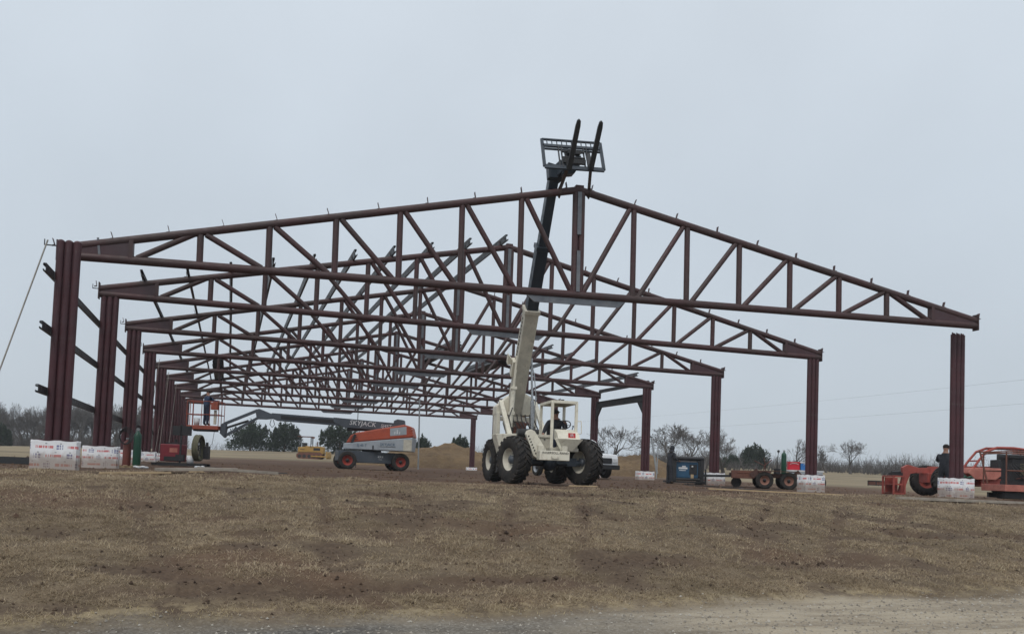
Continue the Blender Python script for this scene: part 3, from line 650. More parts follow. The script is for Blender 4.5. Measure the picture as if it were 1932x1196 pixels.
# ------------------------------------------------------------------ people
def person(label, loc, rz, J, mats, hat=None, scale=1.0):
    """J: joints in metres, body facing -Y, origin at the feet or seat."""
    names = list(J['p'].keys()); idx = {k: i for i, k in enumerate(names)}
    me_ = bpy.data.meshes.new('person'); me_.from_pydata([J['p'][k][0] for k in names], [(idx[a], idx[b]) for a, b in J['e']], [])
    o = bpy.data.objects.new('person', me_); COL.objects.link(o)
    sk = o.modifiers.new('skin', 'SKIN'); sk.use_smooth_shade = True; sk.branch_smoothing = .4
    for i, k in enumerate(names):
        d = me_.skin_vertices[0].data[i]; r_ = J['p'][k][1]; d.radius = (r_, r_) if not hasattr(r_, '__len__') else r_
        d.use_root = (k == 'pelvis')
    ss = o.modifiers.new('sub', 'SUBSURF'); ss.levels = 2; ss.render_levels = 2
    dg = bpy.context.evaluated_depsgraph_get(); dg.update()
    bm_ = bpy.data.meshes.new_from_object(o.evaluated_get(dg)); bpy.data.objects.remove(o)
    bm_.materials.clear()
    for q in mats: bm_.materials.append(q)
    P = {k: Vector(J['p'][k][0]) for k in names}
    def seg(a, b, c):
        d = b-a; t_ = max(0, min(1, (c-a).dot(d)/max(d.length_squared, 1e-9))); return (c-a-d*t_).length
    for f in bm_.polygons:
        c = f.center; best = min(((seg(P[a], P[b], c), J['m'][i]) for i, (a, b) in enumerate(J['e'])), key=lambda q: q[0]); f.material_index = best[1]; f.use_smooth = True
    # fingers and face grown into the same mesh
    b = bmesh.new(); b.from_mesh(bm_)
    extra = MB(); extra.m = 3
    for s_ in ('l', 'r'):
        if 'hand_'+s_ in P:
            hv = P['hand_'+s_]; d = (hv-P['wrist_'+s_]).normalized(); sd_ = d.cross(Vector((0,0,1)) if abs(d.z) < .8 else Vector((0,1,0))).normalized(); pn = d.cross(sd_)
            for i, L in enumerate((.062, .072, .068, .054)):
                st = hv+sd_*(i-1.5)*.019; extra.path([st-d*.02, st+d*L*.5, st+d*L*.85+pn*L*.35], [.0095, .009, .007], 6)
            extra.path([hv-d*.05+sd_*.025, hv-d*.01+sd_*.052, hv+d*.025+sd_*.055], [.012, .0105, .008], 6)
    H = P['head']; fdir = Vector(J.get('face', (0, -1, 0))).normalized(); sx = fdir.cross(Vector((0,0,1))).normalized()
    extra.path([H+fdir*.085+Vector((0,0,.02)), H+fdir*.118-Vector((0,0,.012)), H+fdir*.095-Vector((0,0,.03))], [.010, .016, .012], 6)
    for s_ in (-1, 1): extra.sph(H+sx*s_*.082+Vector((0,0,-.005)), .03, (.5,.8,1), 6, 5)
    extra.m = 3
    me2 = extra.mesh('x', mats[3]); me2.materials.clear()
    b2 = bmesh.new(); b2.from_mesh(me2)
    for f in b2.faces: f.material_index = 3
    b2.to_mesh(me2); b.from_mesh(me2); b2.free(); b.to_mesh(bm_); b.free()
    p = bpy.data.objects.new('person', bm_); COL.objects.link(p); p.location = loc; p.rotation_euler = (0, 0, rz); p.scale = (scale,)*3
    tag(p, label, 'person')
    m = MB()
    for s_ in (-1, 1): m.sph(H+fdir*.088+sx*s_*.032+Vector((0,0,.018)), .012, (1,1,.7), 6, 5)
    m.box(H+fdir*.092-Vector((0,0,.052)), (.045,.012,.008)); m.build('face_features', M_HAIR, p)
    if hat == 'cap':
        m = MB().sph(H+Vector((0,0,.045)), .102, (.97,1.08,.86), 14, 9); m.prism([(-.065,0), (.065,0), (.05,.075), (-.05,.075)], H+fdir*.085+Vector((0,0,.05)), -sx, fdir, .012); m.build('cap', M_HAIR, p)
    elif hat == 'hood':
        m = MB().sph(H+Vector((0,0,.02))-fdir*.02, .120, (.92,1.0,1.08), 14, 9); m.path([H+Vector((0,0,-.06))-fdir*.05, H+Vector((0,0,-.16))-fdir*.05], [.10, .15], 10); m.build('hood', mats[0], p)
    else:
        m = MB().sph(H+Vector((0,0,.035))-fdir*.015, .108, (.97,1.05,.95), 14, 9); m.build('hair', M_HAIR, p)
    return p
def stand_pose(armL, armR, lean=0.0, legspread=.11, face=(0,-1,0)):
    l = lean
    p = {'pelvis': ((0,0,.95), (.175,.135)), 'waist': ((0,-l*.3,1.12), (.18,.135)), 'chest': ((0,-l*.8,1.33), (.21,.145)), 'neckb': ((0,-l,1.46), (.12,.10)),
         'neck': ((0,-l*1.1,1.525), .068), 'head': ((0,-l*1.25-.01,1.63), (.092,.108)), 'crown': ((0,-l*1.3,1.70), (.075,.09))}
    e = [('pelvis','waist'), ('waist','chest'), ('chest','neckb'), ('neckb','neck'), ('neck','head'), ('head','crown')]; m = [0, 0, 0, 3, 3, 3]
    for s_, sg, arm in (('l', 1, armL), ('r', -1, armR)):
        p.update({'sh_'+s_: ((sg*.205,-l*.9,1.39), .088), 'el_'+s_: (arm[0], .066), 'wrist_'+s_: (arm[1], .042), 'hand_'+s_: (arm[2], (.042,.022)),
                  'hip_'+s_: ((sg*.10,0,.88), .115), 'knee_'+s_: ((sg*legspread,-.02,.48), .086), 'ankle_'+s_: ((sg*(legspread+.01),.02,.09), .062), 'toe_'+s_: ((sg*(legspread+.03),-.15,.04), (.042,.035))})
        e += [('chest','sh_'+s_), ('sh_'+s_,'el_'+s_), ('el_'+s_,'wrist_'+s_), ('wrist_'+s_,'hand_'+s_), ('pelvis','hip_'+s_), ('hip_'+s_,'knee_'+s_), ('knee_'+s_,'ankle_'+s_), ('ankle_'+s_,'toe_'+s_)]
        m += [0, 0, 0, 3, 1, 1, 1, 2]
    return {'p': p, 'e': e, 'm': m, 'face': face}
def seat_pose(armL, armR, face):
    J = stand_pose(armL, armR, 0, .11, face)
    for k in J['p']:
        c, r_ = J['p'][k]
        if k.split('_')[0] in ('pelvis', 'waist', 'chest', 'neckb', 'neck', 'head', 'crown', 'sh'): J['p'][k] = ((c[0], c[1], c[2]-.85), r_)
    for s_, sg in (('l', 1), ('r', -1)):
        J['p']['hip_'+s_] = ((sg*.10,-.03,.08), .098); J['p']['knee_'+s_] = ((sg*.13,-.46,.12), .07); J['p']['ankle_'+s_] = ((sg*.13,-.50,-.30), .046); J['p']['toe_'+s_] = ((sg*.14,-.66,-.35), (.042,.035))
    return J

# ------------------------------------------------------------------ cream telehandler holding the front truss
TH = empty('telehandler', (11.9, 1.24, 0.0), -.1, label='cream telehandler with raised navy boom between the front and second trusses', cat='telehandler')
TH.location.z = .01
for x, y in ((-.98, 0), (.98, -.02), (-.98, 2.8), (.98, 2.8)):
    wheel(TH, (x, y, .64), (1, .12 if y > 1 else (.34 if x < 0 else .40), 0), .65, .40, M_CREAM2, 22, .47)
m = MB(); m.tube((-.85,0,.60), (.85,-.02,.60), .085, n=12); m.sph((0,-.02,.58), .21, (1,1.1,1), 14, 9); m.box((-.62,0,.63), (.26,.2,.22)); m.box((.62,0,.63), (.26,.2,.22)); m.tube((-.75,.16,.55), (.75,.16,.55), .035, n=8)
m.build('front_axle', M_NAVY, TH)
m = MB(); m.tube((-.85,2.8,.60), (.85,2.8,.60), .085, n=12); m.sph((0,2.8,.58), .2, (1,1,1), 12, 8); m.build('rear_axle', M_NAVY, TH)
m = MB(); m.box((-.33,1.4,.88), (.16,3.6,.34)); m.box((.33,1.4,.88), (.16,3.6,.34)); m.box((0,.9,.82), (.5,.3,.2)); m.box((0,3.0,.85), (.66,.3,.3)); m.build('chassis_frame', M_CREAM2, TH, bev=.01)
fp = MB().box((-.05,-.62,.775), (.82,.34,.25)).build('front_bumper', M_CREAM, TH, bev=.012)
text('maker_lettering', 'INGERSOLL-RAND', .088, fp, (-.03,-.794,.845), M_LETTERK)
MB().path([(-.13,-.80,.76), (-.14,-.815,.72), (-.05,-.815,.695), (.05,-.815,.72), (.04,-.80,.76)], .012, 6).build('tow_loop', M_CREAM2, fp)
m = MB(); pts = [(-.74,1.34), (-.70,1.43), (-.60,1.47), (-.49,1.42), (-.16,.93), (-.20,.74), (-.36,.66), (-.52,.76)]
m.prism(pts, (0,-.22,0), (1,0,0), (0,0,1), .16); ar = m.build('stabiliser_arm', M_CREAM, TH, bev=.015)
m = MB()
for k in range(7): m.box((-.66+k*.035, -.306, 1.28-k*.075), (.03,.006,.045), (0,.5,0))
m.build('lettering', M_LETTERK, ar)
m = MB().box((-.02,.62,1.15), (.78,.5,.44)); m.box((.05,.36,1.31), (.5,.05,.05)); m.build('valve_housing', M_CREAM2, TH, bev=.012)
m = MB()
for q in (-.22, .12): m.box((q,.365,1.18), (.02,.01,.26))
m.box((-.05,.36,1.24), (.035,.02,.035)); m.build('housing_seam', M_BLACK, TH)
MB().tube((-.62,1.35,1.43), (.05,1.35,1.43), .13, n=16).build('hydraulic_tank', M_BLACK, TH)
m = MB()
m.prism([(-1.24,1.38), (-.52,1.42), (-.52,.42), (-.96,.34), (-1.02,.70)], (0,1.72,0), (1,0,0), (0,0,1), .62); m.build('fuel_tank', M_CREAM, TH, bev=.015)
m = MB(); m.box((-1.0,1.6,.30), (.3,.3,.03)); m.box((-1.12,1.6,.40), (.02,.25,.22)); m.build('step', M_BLACK, TH)
# rear tower that carries the boom pivot
m = MB()
m.prism([(-.92,2.05), (-.92,2.30), (-.52,2.66), (.0,2.72), (.34,2.46), (.34,2.05)], (0,3.35,0), (1,0,0), (0,0,1), .62); m.build('tower_head', M_CREAM, TH, bev=.02)
for x in (-.86, .28): MB().box((x,3.25,1.45), (.10,.62,1.3)).build('tower_side_plate', M_CREAM, TH, bev=.01)
m = MB(); m.box((-.29,2.98,1.92), (1.0,.12,.14)); m.build('tower_crossbar', M_CREAM2, TH, bev=.01)
for x in (-.80, .26):
    MB().beam((x,3.0,2.45), (x+.05,1.75,1.38), .13, .10).build('tower_strut', M_CREAM, TH, bev=.01)
m = MB(); m.box((-.3,2.5,1.35), (.75,.5,.45)); m.box((-.28,2.45,1.68), (.3,.2,.22)); m.tube((-.5,2.4,1.6), (-.05,2.4,1.78), .05); m.build('engine_block', M_RUST, TH)
hos = MB()
for k in range(7):
    x = -.62+k*.13; hos.path([(x,2.35,1.25), (x+.05,2.15,1.55+.05*(k%3)), (x-.03,2.4,1.85), (x+.02,2.75,2.05)], .018, 6)
hos.path([(-.66,1.9,1.5), (-.75,1.95,1.9), (-.62,2.1,2.2)], .016, 6); hos.build('hydraulic_hoses', M_BLACK, TH)
# boom
P0 = Vector((-.35, 3.25, 1.95)); P1 = Vector((-.35, -.85, 8.3)); dB = (P1-P0).normalized(); LB = (P1-P0).length
nB = Vector((1,0,0)).cross(dB)                               # towards the upper rear
def bp(f, off=0, x=0): return P0+dB*LB*f+nB*off+Vector((x,0,0))
b1 = MB().beam(bp(-.04), bp(.485), .40, .46, (1,0,0))
b1 = MB(); q3 = Matrix((Vector((1,0,0)), dB, nB)).transposed()
b1.box(bp(.222), (.40, LB*.525, .44), q3); b1.box(bp(.478), (.46, .12, .50), q3); b1.box(bp(-.02, 0), (.5,.35,.5), q3)
st1 = b1.build('boom_outer_section', M_CREAM2, TH, bev=.015)
lg = text('boom_lettering', 'IR', .34, st1, bp(.375, -.226), M_LETTERK, Matrix((Vector((1,0,0)), dB, -nB)).transposed() @ Matrix.Identity(3))
m = MB()
for k in range(12): m.box(bp(.27+k*.0155, -.03, -.203), (.004, .075, .11), q3)
m.build('side_lettering', M_LETTERK, st1)
m = MB(); m.box(bp(.225, -.10, -.24), (.10,.5,.3), q3); m.prism([(0,0), (.26,0), (.0,.30)], bp(.235,-.22,-.42), (1,0,0), dB, .2); m.build('cylinder_bracket', M_CREAM, st1)
b2 = MB().box(bp(.60), (.325, LB*.27, .36), q3); b2.box(bp(.727), (.38,.13,.42), q3); b2.build('boom_middle_section', M_NAVY, TH, bev=.012)
b3 = MB().box(bp(.86), (.255, LB*.30, .29), q3); b3.box(bp(1.0), (.32,.16,.36), q3); b3.build('boom_inner_section', M_NAVY, TH, bev=.012)
m = MB(); m.tube((-.66,2.25,1.3), (-.585,2.22,2.82), .068, n=12); m.tube((-.585,2.22,2.82), (-.54,2.05,3.75), .04, n=10)
m.box((-.62,2.24,2.05), (.16,.16,.1)); m.box((-.59,2.22,2.80), (.18,.18,.08)); m.build('lift_cylinder', M_CREAM, TH)
m = MB(); m.tube((.02,2.2,1.3), (-.02,2.15,2.45), .06, n=12); m.tube((-.02,2.15,2.45), (-.10,2.1,3.7), .035, n=10); m.build('lift_cylinder', M_CHROME, TH)
MB().path([(-.10,2.1,3.6), (-.02,2.0,3.2), (.05,2.0,2.6), (.06,2.2,1.8)], .016, 6).build('hose', M_GALV, TH)
# head and fork carriage
m = MB(); m.beam(bp(.985), (-.12,-1.18,8.42), .28, .34); m.prism([(-.2,-.28), (.14,-.22), (.34,.10), (.30,.28), (-.12,.16)], (-.05,-1.15,8.42), (1,0,0), (0,0,1), .3); m.prism([(-.12,-.2), (.12,-.2), (.16,.14), (-.16,.2)], (-.42,-.95,8.3), (1,0,0), (0,0,1), .28)
m.build('boom_head', M_NAVY, TH, bev=.015)
uc = Vector((0,.45,.893)); ex = Vector((1,0,.045)).normalized(); cc = Vector((.0,-1.38,8.66)); nc = ex.cross(uc)
def cp_(x, z, o=0): return cc+ex*x+uc*z-nc*o
ca_ = MB(); HW, HH = .80, .49
for (a, b, wd) in (((-HW,-HH), (HW,-HH), .12), ((-HW,HH), (HW,HH), .045), ((-HW,-HH), (-HW,HH), .08), ((HW,-HH), (HW,HH), .08), ((-HW,.27), (HW,.27), .08), ((-HW,.15), (HW,.15), .04)):
    ca_.beam(cp_(*a), cp_(*b), .05, wd, uc if a[1] == b[1] else ex)
cg = ca_.build('fork_carriage', M_NAVY, TH)
m = MB()
for k in range(11): x = -HW+(k+1)*2*HW/12; m.tube(cp_(x,.27), cp_(x,HH), .014, n=6)
m.build('guard_bar', M_NAVY, cg)
m = MB()
for x in (-.38, -.30, .30, .38): m.beam(cp_(x,-HH), cp_(x,.27), .06, .025, ex)
m.box(cp_(0,-.02,-.08), (.34,.18,.10)); m.tube(cp_(-.3,.02,-.06), cp_(.3,.02,-.06), .03); m.tube(cp_(-.3,-.18,-.06), cp_(.3,-.18,-.06), .025); m.sph(cp_(0,.03,-.02), .075); m.box(cp_(0,-.30,-.05), (.6,.1,.12)); m.build('tilt_mechanism', M_BLACK, cg)
fdv = Vector((0,-.629,.777))
for x in (-.16, .42):
    hl = cp_(x,-.50,-.02)+Vector((0,-.06,-.02)); xx = Vector((1,0,0)); nn = xx.cross(fdv)
    m = MB(); m.prism([(-.065,-.04), (.065,-.04), (.062,1.08), (.044,1.21), (0,1.25), (-.044,1.21), (-.062,1.08)], hl, xx, fdv, .06)
    m.beam(hl, cp_(x,.28,.05), .12, .05, nc); m.build('fork_tine', M_BLACK, TH)
# cab
cm = MB(); zr = 2.26
for (x, y, z0) in ((.02,-.12,.95), (.70,-.12,1.3), (.02,1.15,1.0), (.70,1.15,1.0)): cm.box((x, y, (z0+zr)/2), (.075,.075,zr-z0))
for a, b in (((.02,-.12), (.70,-.12)), ((.02,1.15), (.70,1.15)), ((.02,-.12), (.02,1.15)), ((.70,-.12), (.70,1.15))): cm.beam((a[0],a[1],zr), (b[0],b[1],zr), .075, .08)
cm.build('cab_frame', M_CREAM, TH, bev=.008)
m = MB().box((.36,.52,zr+.015), (.60,1.18,.012))
for k in range(4): m.box((.36,.1+k*.28,zr+.0), (.6,.04,.02))
m.build('cab_roof', M_CREAM2, TH)
m = MB(); m.box((.38,.5,.96), (.78,1.4,.10)); m.box((.74,.5,1.12), (.03,1.3,.24)); m.build('cab_floor', M_CREAM2, TH, bev=.006)
hd = MB().prism([(-.42,1.24), (-.30,1.40), (.02,1.52), (.08,1.52), (.08,1.24)], (.44,0,0), (0,1,0), (0,0,1), .62).build('dash_hood', M_CREAM, TH, bev=.015)
lq = MB().box((.52,-.375,1.345), (.20,.012,.135), (R(-50)+R(40),0,0)).build('logo_plate', M_REDLOGO, hd)
lq.matrix_local = Matrix.Translation((0,0,0))
text('logo_letters', 'IR', .12, hd, (.52,-.392,1.345), M_LETTERW)
m = MB(); V = [(.05,-.44,1.245), (.82,-.44,1.245), (.58,-.30,.93), (.24,-.30,.93), (.05,-.40,1.25), (.82,-.40,1.25), (.58,-.26,.93), (.24,-.26,.93)]
m.add(V, [(0,3,2,1), (4,5,6,7), (0,1,5,4), (1,2,6,5), (2,3,7,6), (3,0,4,7)]); m.build('front_shield', M_CREAM2, TH)
MB().beam((.06,-.46,1.24), (.26,-.34,.92), .07, .03, (0,-1,0)).build('shield_brace', M_CREAM, TH)
m = MB(); m.box((.38,.80,1.16), (.44,.42,.10)); m.box((.38,1.02,1.42), (.42,.10,.48), (R(-8),0,0)); m.build('operator_seat', M_BLACK, TH, bev=.03)
m = MB(); cs = Vector((.47,.24,1.66)); ax_ = Vector((0,.62,.78)); sx_ = Vector((1,0,0)); sy_ = ax_.cross(sx_)
m.path([cs+(sx_*math.cos(k*math.pi/10)+sy_*math.sin(k*math.pi/10))*.175 for k in range(21)], .014, 6); m.tube(cs, cs-ax_*.32, .022); m.beam(cs-sx_*.17, cs+sx_*.17, .02, .012); m.beam(cs, cs-sy_*.17, .02, .012); m.build('steering_wheel', M_BLACK, TH)
m = MB(); m.path([(.70,-.12,1.75), (.84,-.14,1.76), (.85,-.14,1.60), (.85,-.14,1.42), (.70,-.12,1.40)], .014, 6); m.build('mirror_bracket', M_CREAM, TH)
MB().path([(.60,-.1,1.52), (.62,-.12,1.60)], .012, 6).sph((.62,-.12,1.61), .025).build('gear_lever', M_BLACK, TH)
MB().box((.30,-.1,2.30), (.08,.08,.06)).build('work_light', M_BLACK, TH)
J = seat_pose(((.27,-.20,.36), (.20,-.40,.50), (.14,-.47,.55)), ((-.34,-.10,.30), (-.42,-.22,.16), (-.44,-.29,.12)), (.35,-.93,.05))
bpy.context.view_layer.update()
pw = TH.matrix_world @ Vector((.36,.80,1.24))
person('driver in a dark shirt and cap seated in the telehandler cab', pw, -.1, J, [M_SHIRTD, M_JEAN, M_BOOT, M_SKIN], 'cap', .96)
# slings from the forks to the truss
for i, x in enumerate((-.16, .42)):
    a = TH.matrix_world @ (cp_(x,-.50,-.02)+Vector((0,-.05,0))); lx = 11.60 if i == 0 else 12.42
    b_ = Vector((lx, .3-(lx-12.18)*.066, HC+zt(lx-12.18)-.04+.05))
    m = MB(); m.beam(a+Vector((0,0,.1)), b_, .085, .03, (0,1,0)); m.path([b_+Vector((0,-.11,-.1)), b_+Vector((0,-.12,.02)), b_+Vector((0,0,.1)), b_+Vector((0,.12,.02)), b_+Vector((0,.11,-.1)), b_+Vector((0,0,-.2)), b_+Vector((0,-.11,-.1))], .022, 6)
    o = m.build('lifting_sling', M_STRAP); tag(o, 'brown lifting sling from the %s fork tine to the truss ridge' % ('left' if i == 0 else 'right'), 'sling', 'lifting slings')

# ------------------------------------------------------------------ boom lift with worker
LZ = hz(10.5, 23.7)
BL = empty('boom_lift', (10.5, 23.7, LZ), 0, label='grey boom lift with orange hood and SKYJACK lettering on its long boom', cat='boom lift')
for x in (-1.33, 1.33):
    for y in (-1.0, 1.0): wheel(BL, (x, y, .44), (.06 if y < 0 else .3, 1, 0), .45, .34, M_RIMR, 0, .56)
m = MB(); m.prism([(-1.75,.42), (-1.55,.34), (1.55,.34), (1.75,.5), (1.55,.80), (1.2,.88), (-1.2,.92), (-1.75,.92)], (0,0,0), (1,0,0), (0,0,1), 1.5); ch = m.build('chassis', M_GREYP, BL, bev=.02)
text('drive_lettering', '4X4', .17, ch, (.35,-.755,.66), M_LETTERW); text('small_lettering', 'POWER', .05, ch, (.35,-.755,.53), M_LETTERW)
m = MB(); m.prism([(-.1,-.06), (0,.08), (.1,-.06)], (-1.45,-.76,.66), (1,0,0), (0,0,1), .01); m.build('warning_sign', M_LETTERW, ch)
for x in (-1.33, 1.33): MB().tube((x,-.9,.44), (x,.9,.44), .1, n=10).build('axle', M_BLACK, BL)
MB().tube((0,0,.85), (0,0,1.15), .5, n=24).build('turntable', M_BLACK, BL)
TZ = Matrix.Translation((0,0,-LZ)) @ Matrix.Rotation(-.312, 4, 'Z')
def up(mb, name, mat, par=BL, bev=0):
    o = mb.build(name, mat, par, bev=bev); o.matrix_local = TZ if par is BL else Matrix.Identity(4); return o
m = MB().prism([(-1.28,1.18), (2.12,1.16), (2.2,1.86), (-1.28,1.46)], (0,0,0), (1,0,0), (0,0,1), 1.86); lo = up(m, 'lower_cover', M_LGREY, bev=.03)
m = MB().prism([(-1.17,1.48), (2.2,1.88), (2.06,2.42), (1.72,2.50), (-.62,2.02), (-.94,1.87)], (0,0,0), (1,0,0), (0,0,1), 1.8); hd = up(m, 'engine_hood', M_ORANGE, bev=.06)
m = MB()
for k in range(3):
    m.box((-.75,-.905,1.66+k*.10), (.42-.1*k,.02,.03), (0,-.1,0))
m.build('vent_slot', M_BLACK, hd)
m = MB()
for k in range(4): m.box((2.12-.03*k,-.86,1.98+k*.12), (.22,.12,.05), (0,.05,0))
m.build('hood_rib', M_ORANGE, hd)
m = MB().prism([(-.40,-.20), (.42,-.10), (.40,.30), (-.42,.18)], (1.45,-.905,2.10), (1,0,0), (0,0,1), .012); m.build('worn_decal', M_LGREY, hd)
m = MB().box((1.40,-.914,2.12), (.06,.006,.2)).box((1.28,-.914,2.06), (.05,.006,.12)).box((1.52,-.914,2.06), (.05,.006,.12)); m.build('decal_mark', M_LETTERW, hd)
m = MB().beam((-.95,-.92,1.22), (-.7,-.92,1.92), .12, .012, (0,1,0)); m.build('black_band', M_BLACK, lo)
text('cover_lettering', 'SJ 45 T', .17, lo, (-.35,-.94,1.38), M_BLUE); text('cover_lettering', 'SKYJACK', .19, lo, (.95,-.94,1.46), M_BLUE)
MB().box((1.95,-.935,1.46), (.42,.02,.56)).build('panel', M_CREAM2, lo); m = MB().box((.95,-.935,1.35), (.8,.01,.02)).box((.22,-.94,1.3), (.06,.03,.2)); m.build('latch', M_BLACK, lo)
bo = MB().prism([(-2.0,2.78), (1.15,2.60), (1.15,2.20), (-1.45,2.28), (-2.0,2.55)], (0,.1,0), (1,0,0), (0,0,1), .34); bo = up(bo, 'boom_base_section', M_GREYP, bev=.015)
RT = Matrix.Rotation(R(3.3), 3, 'Y') @ FLIP
text('boom_lettering', 'SKYJACK', .34, bo, (-.5,-.075,2.505), M_LETTERW, RT, shear=.15); text('boom_lettering', 'SJ45T', .24, bo, (.70,-.075,2.42), M_LETTERW, RT, shear=.15)
m = MB().prism([(-5.2,2.89), (-1.6,2.74), (-1.6,2.36), (-4.9,2.50), (-5.2,2.62)], (0,.1,0), (1,0,0), (0,0,1), .26); up(m, 'boom_fly_section', M_GREYP, bev=.012)
m = MB().prism([(-4.7,2.78), (-1.95,2.66), (-1.95,2.48), (-4.7,2.60)], (0,-.045,0), (1,0,0), (0,0,1), .03); up(m, 'cable_track', M_BLACK)
m = MB().prism([(1.05,2.2), (1.1,2.72), (1.28,2.80), (1.62,2.76), (1.70,2.2)], (0,.1,0), (1,0,0), (0,0,1), .5); up(m, 'boom_pivot', M_GREYP, bev=.03)
m = MB().tube((.2,.1,2.25), (-1.3,.1,2.2), .09, n=10); up(m, 'lift_ram', M_BLACK)
m = MB(); m.prism([(-6.05,3.03), (-5.85,3.08), (-5.25,2.86), (-5.1,2.60), (-5.5,2.55), (-5.95,2.55)], (0,.1,0), (1,0,0), (0,0,1), .24); up(m, 'jib_knuckle', M_GREYP, bev=.01)
m = MB(); m.path([(-5.1,-.03,2.55), (-5.0,-.06,2.3), (-5.12,-.08,2.15), (-5.25,-.06,2.3), (-5.2,-.02,2.55)], .018, 6); up(m, 'hose_loop', M_BLACK)
for (a, b, r_) in (((-5.95,.1,3.0), (-7.62,.1,2.25), .14), ((-5.95,.1,2.60), (-7.6,.1,1.62), .12)):
    up(MB().beam(a, b, .16, r_), 'jib_arm', M_GREYP, bev=.01)
up(MB().tube((-6.4,.1,2.45), (-7.5,.1,2.05), .06, n=10), 'jib_ram', M_BLACK)
m = MB().prism([(-7.80,1.75), (-7.55,1.52), (-7.48,2.0), (-7.55,2.35), (-7.78,2.2)], (0,.1,0), (1,0,0), (0,0,1), .3); up(m, 'basket_bracket', M_GREYP, bev=.015)
FZ = 2.12; bx0, bx1, by0, by1 = -9.42, -7.80, -.35, .55
m = MB().box(((bx0+bx1)/2, .1, FZ-.11), (bx1-bx0, .92, .20)); fl = up(m, 'basket_floor', M_BASKET, bev=.02)
up(MB().box(((bx0+bx1)/2+.05, .1, FZ-.25), (1.1, .6, .10)), 'floor_bracket', M_BLACK)
for z in (FZ+.55, FZ+1.22):
    m = MB().path([(bx0,by0,z), (bx1,by0,z), (bx1,by1,z), (bx0,by1,z), (bx0,by0,z)], .021, 6); up(m, 'basket_rail', M_BASKET)
for k, (x, y) in enumerate(((bx0,by0), (bx0+.30,by0), (bx0+.75,by0), (bx1-.45,by0), (bx1,by0), (bx1,by1), (bx0+.8,by1), (bx0,by1), (bx0,.1), (bx1,.1))):
    up(MB().tube((x,y,FZ), (x,y,FZ+1.22), .019, n=6), 'basket_post', M_BASKET)
up(MB().prism([(-.05,0), (.30,0), (.30,.42), (-.05,.36)], (bx1-.32,by0-.03,FZ+.80), (1,0,0), (0,0,1), .22), 'control_box', M_BASKET, bev=.01)
up(MB().box((bx1-.2,by0+.1,FZ+.42), (.12,.1,.72)), 'tool_tray', M_CREAM2)
Tup = Matrix.Translation((10.5, 23.7, 0)) @ Matrix.Rotation(-.312, 4, 'Z')
J = stand_pose(((.30,-.22,1.22), (.24,-.46,1.30), (.22,-.55,1.33)), ((-.32,-.18,1.20), (-.22,-.44,1.24), (-.20,-.53,1.26)), .04, .12, (.8,-.5,.2))
person('worker in a navy jacket standing in the orange lift basket', Tup @ Vector((-8.6,.15,FZ+.0)), R(125), J, [M_SHIRTB, M_JEAN, M_BOOT, M_SKIN], 'cap', 1.05)
o = empty('bucket', Tup @ Vector((-8.98,-.1,FZ)), 0, label='small white bucket on the lift basket floor', cat='bucket'); MB().lathe([(.0,.001), (.13,.001), (.155,.36), (.145,.36), (.12,.02)], (0,0,0), (0,0,1), 16).build('pail', M_LETTERW, o); MB().path([(-.15,0,.33), (-.1,0,.20), (.1,0,.20), (.15,0,.33)], .006, 5).build('bail_handle', M_GALV, o)
o = MB().path([Tup @ Vector(p) for p in ((-8.0,-.2,2.0), (-8.1,-.2,1.2), (-8.45,-.3,.75), (-8.9,-.5,.45))], .013, 5).build('air_hose', M_WIRE); tag(o, 'dark hose hanging from the lift basket to the ground', 'hose')

# ------------------------------------------------------------------ left side: gas cylinders and welder with hose reel
def cylinder(x, y, h, r_, mat, label, tilt=0):
    z = hz(x, y); o = empty('gas_cylinder', (x, y, z-.01), 0, label=label, cat='gas cylinder', group='gas cylinders'); o.rotation_euler = (0, tilt, 0)
    MB().lathe([(0,0), (r_*.92,0), (r_,.03), (r_,h*.80), (r_*.93,h*.86), (r_*.62,h*.915), (r_*.32,h*.94), (r_*.30,h*.97), (0,h*.97)], (0,0,0), (0,0,1), 22).build('tank', mat, o)
    m = MB().tube((0,0,h*.96), (0,0,h*1.03), r_*.2, n=8); m.tube((-.05,0,h*1.0), (.06,0,h*1.0), .02, n=8); m.lathe([(.0,h*1.04), (.04,h*1.035), (.04,h*1.02), (0,h*1.02)], (0,0,0), (0,0,1), 10); m.build('valve', M_GALV, o)
    return o
cylinder(.68, 10.2, 1.27, .125, M_GREEN, 'tall green gas cylinder in front of the third left column')
cylinder(.36, 10.35, .95, .13, M_MAROON, 'shorter maroon gas cylinder beside the green one')
m = MB()
for k in range(4): m.path([Vector((.28+.02*k, 10.2-.02*k, .98+.02*k))+Vector((math.cos(a)*(.15+.02*k), .05*math.sin(2*a), math.sin(a)*(.22+.02*k))) for a in np.linspace(0, 2*math.pi, 17)], .014, 5)
o = m.build('hose_coil', M_BLACK); tag(o, 'black torch hose coiled over the maroon cylinder', 'hose')
o = empty('pallet', (.45, 10.15, hz(.45, 10.0)+.02), R(8), label='small wooden pallet under the gas cylinders', cat='pallet')
for k in range(4): MB().box((-.3+k*.2,-.12,.03), (.11,.7,.022)).build('slat', M_WOODT, o)
for k in (-1, 1): MB().box((0,-.12+.28*k,-.01), (.76,.07,.05)).build('runner', M_WOODT, o)
gz = hz(1.9, 15.0)
WS = empty('welder_skid', (1.95, 14.6, gz), -.312, label='red welding machine on a black skid with an olive hose reel', cat='welder')
m = MB(); m.box((-.1,-.45,.07), (1.9,.08,.10)); m.box((-.1,.45,.07), (1.9,.08,.10)); m.box((-.9,0,.075), (.08,.82,.08)); m.box((.7,0,.075), (.08,.82,.08)); m.box((-.1,0,.12), (1.6,.8,.02)); m.build('skid_frame', M_BLACK, WS)
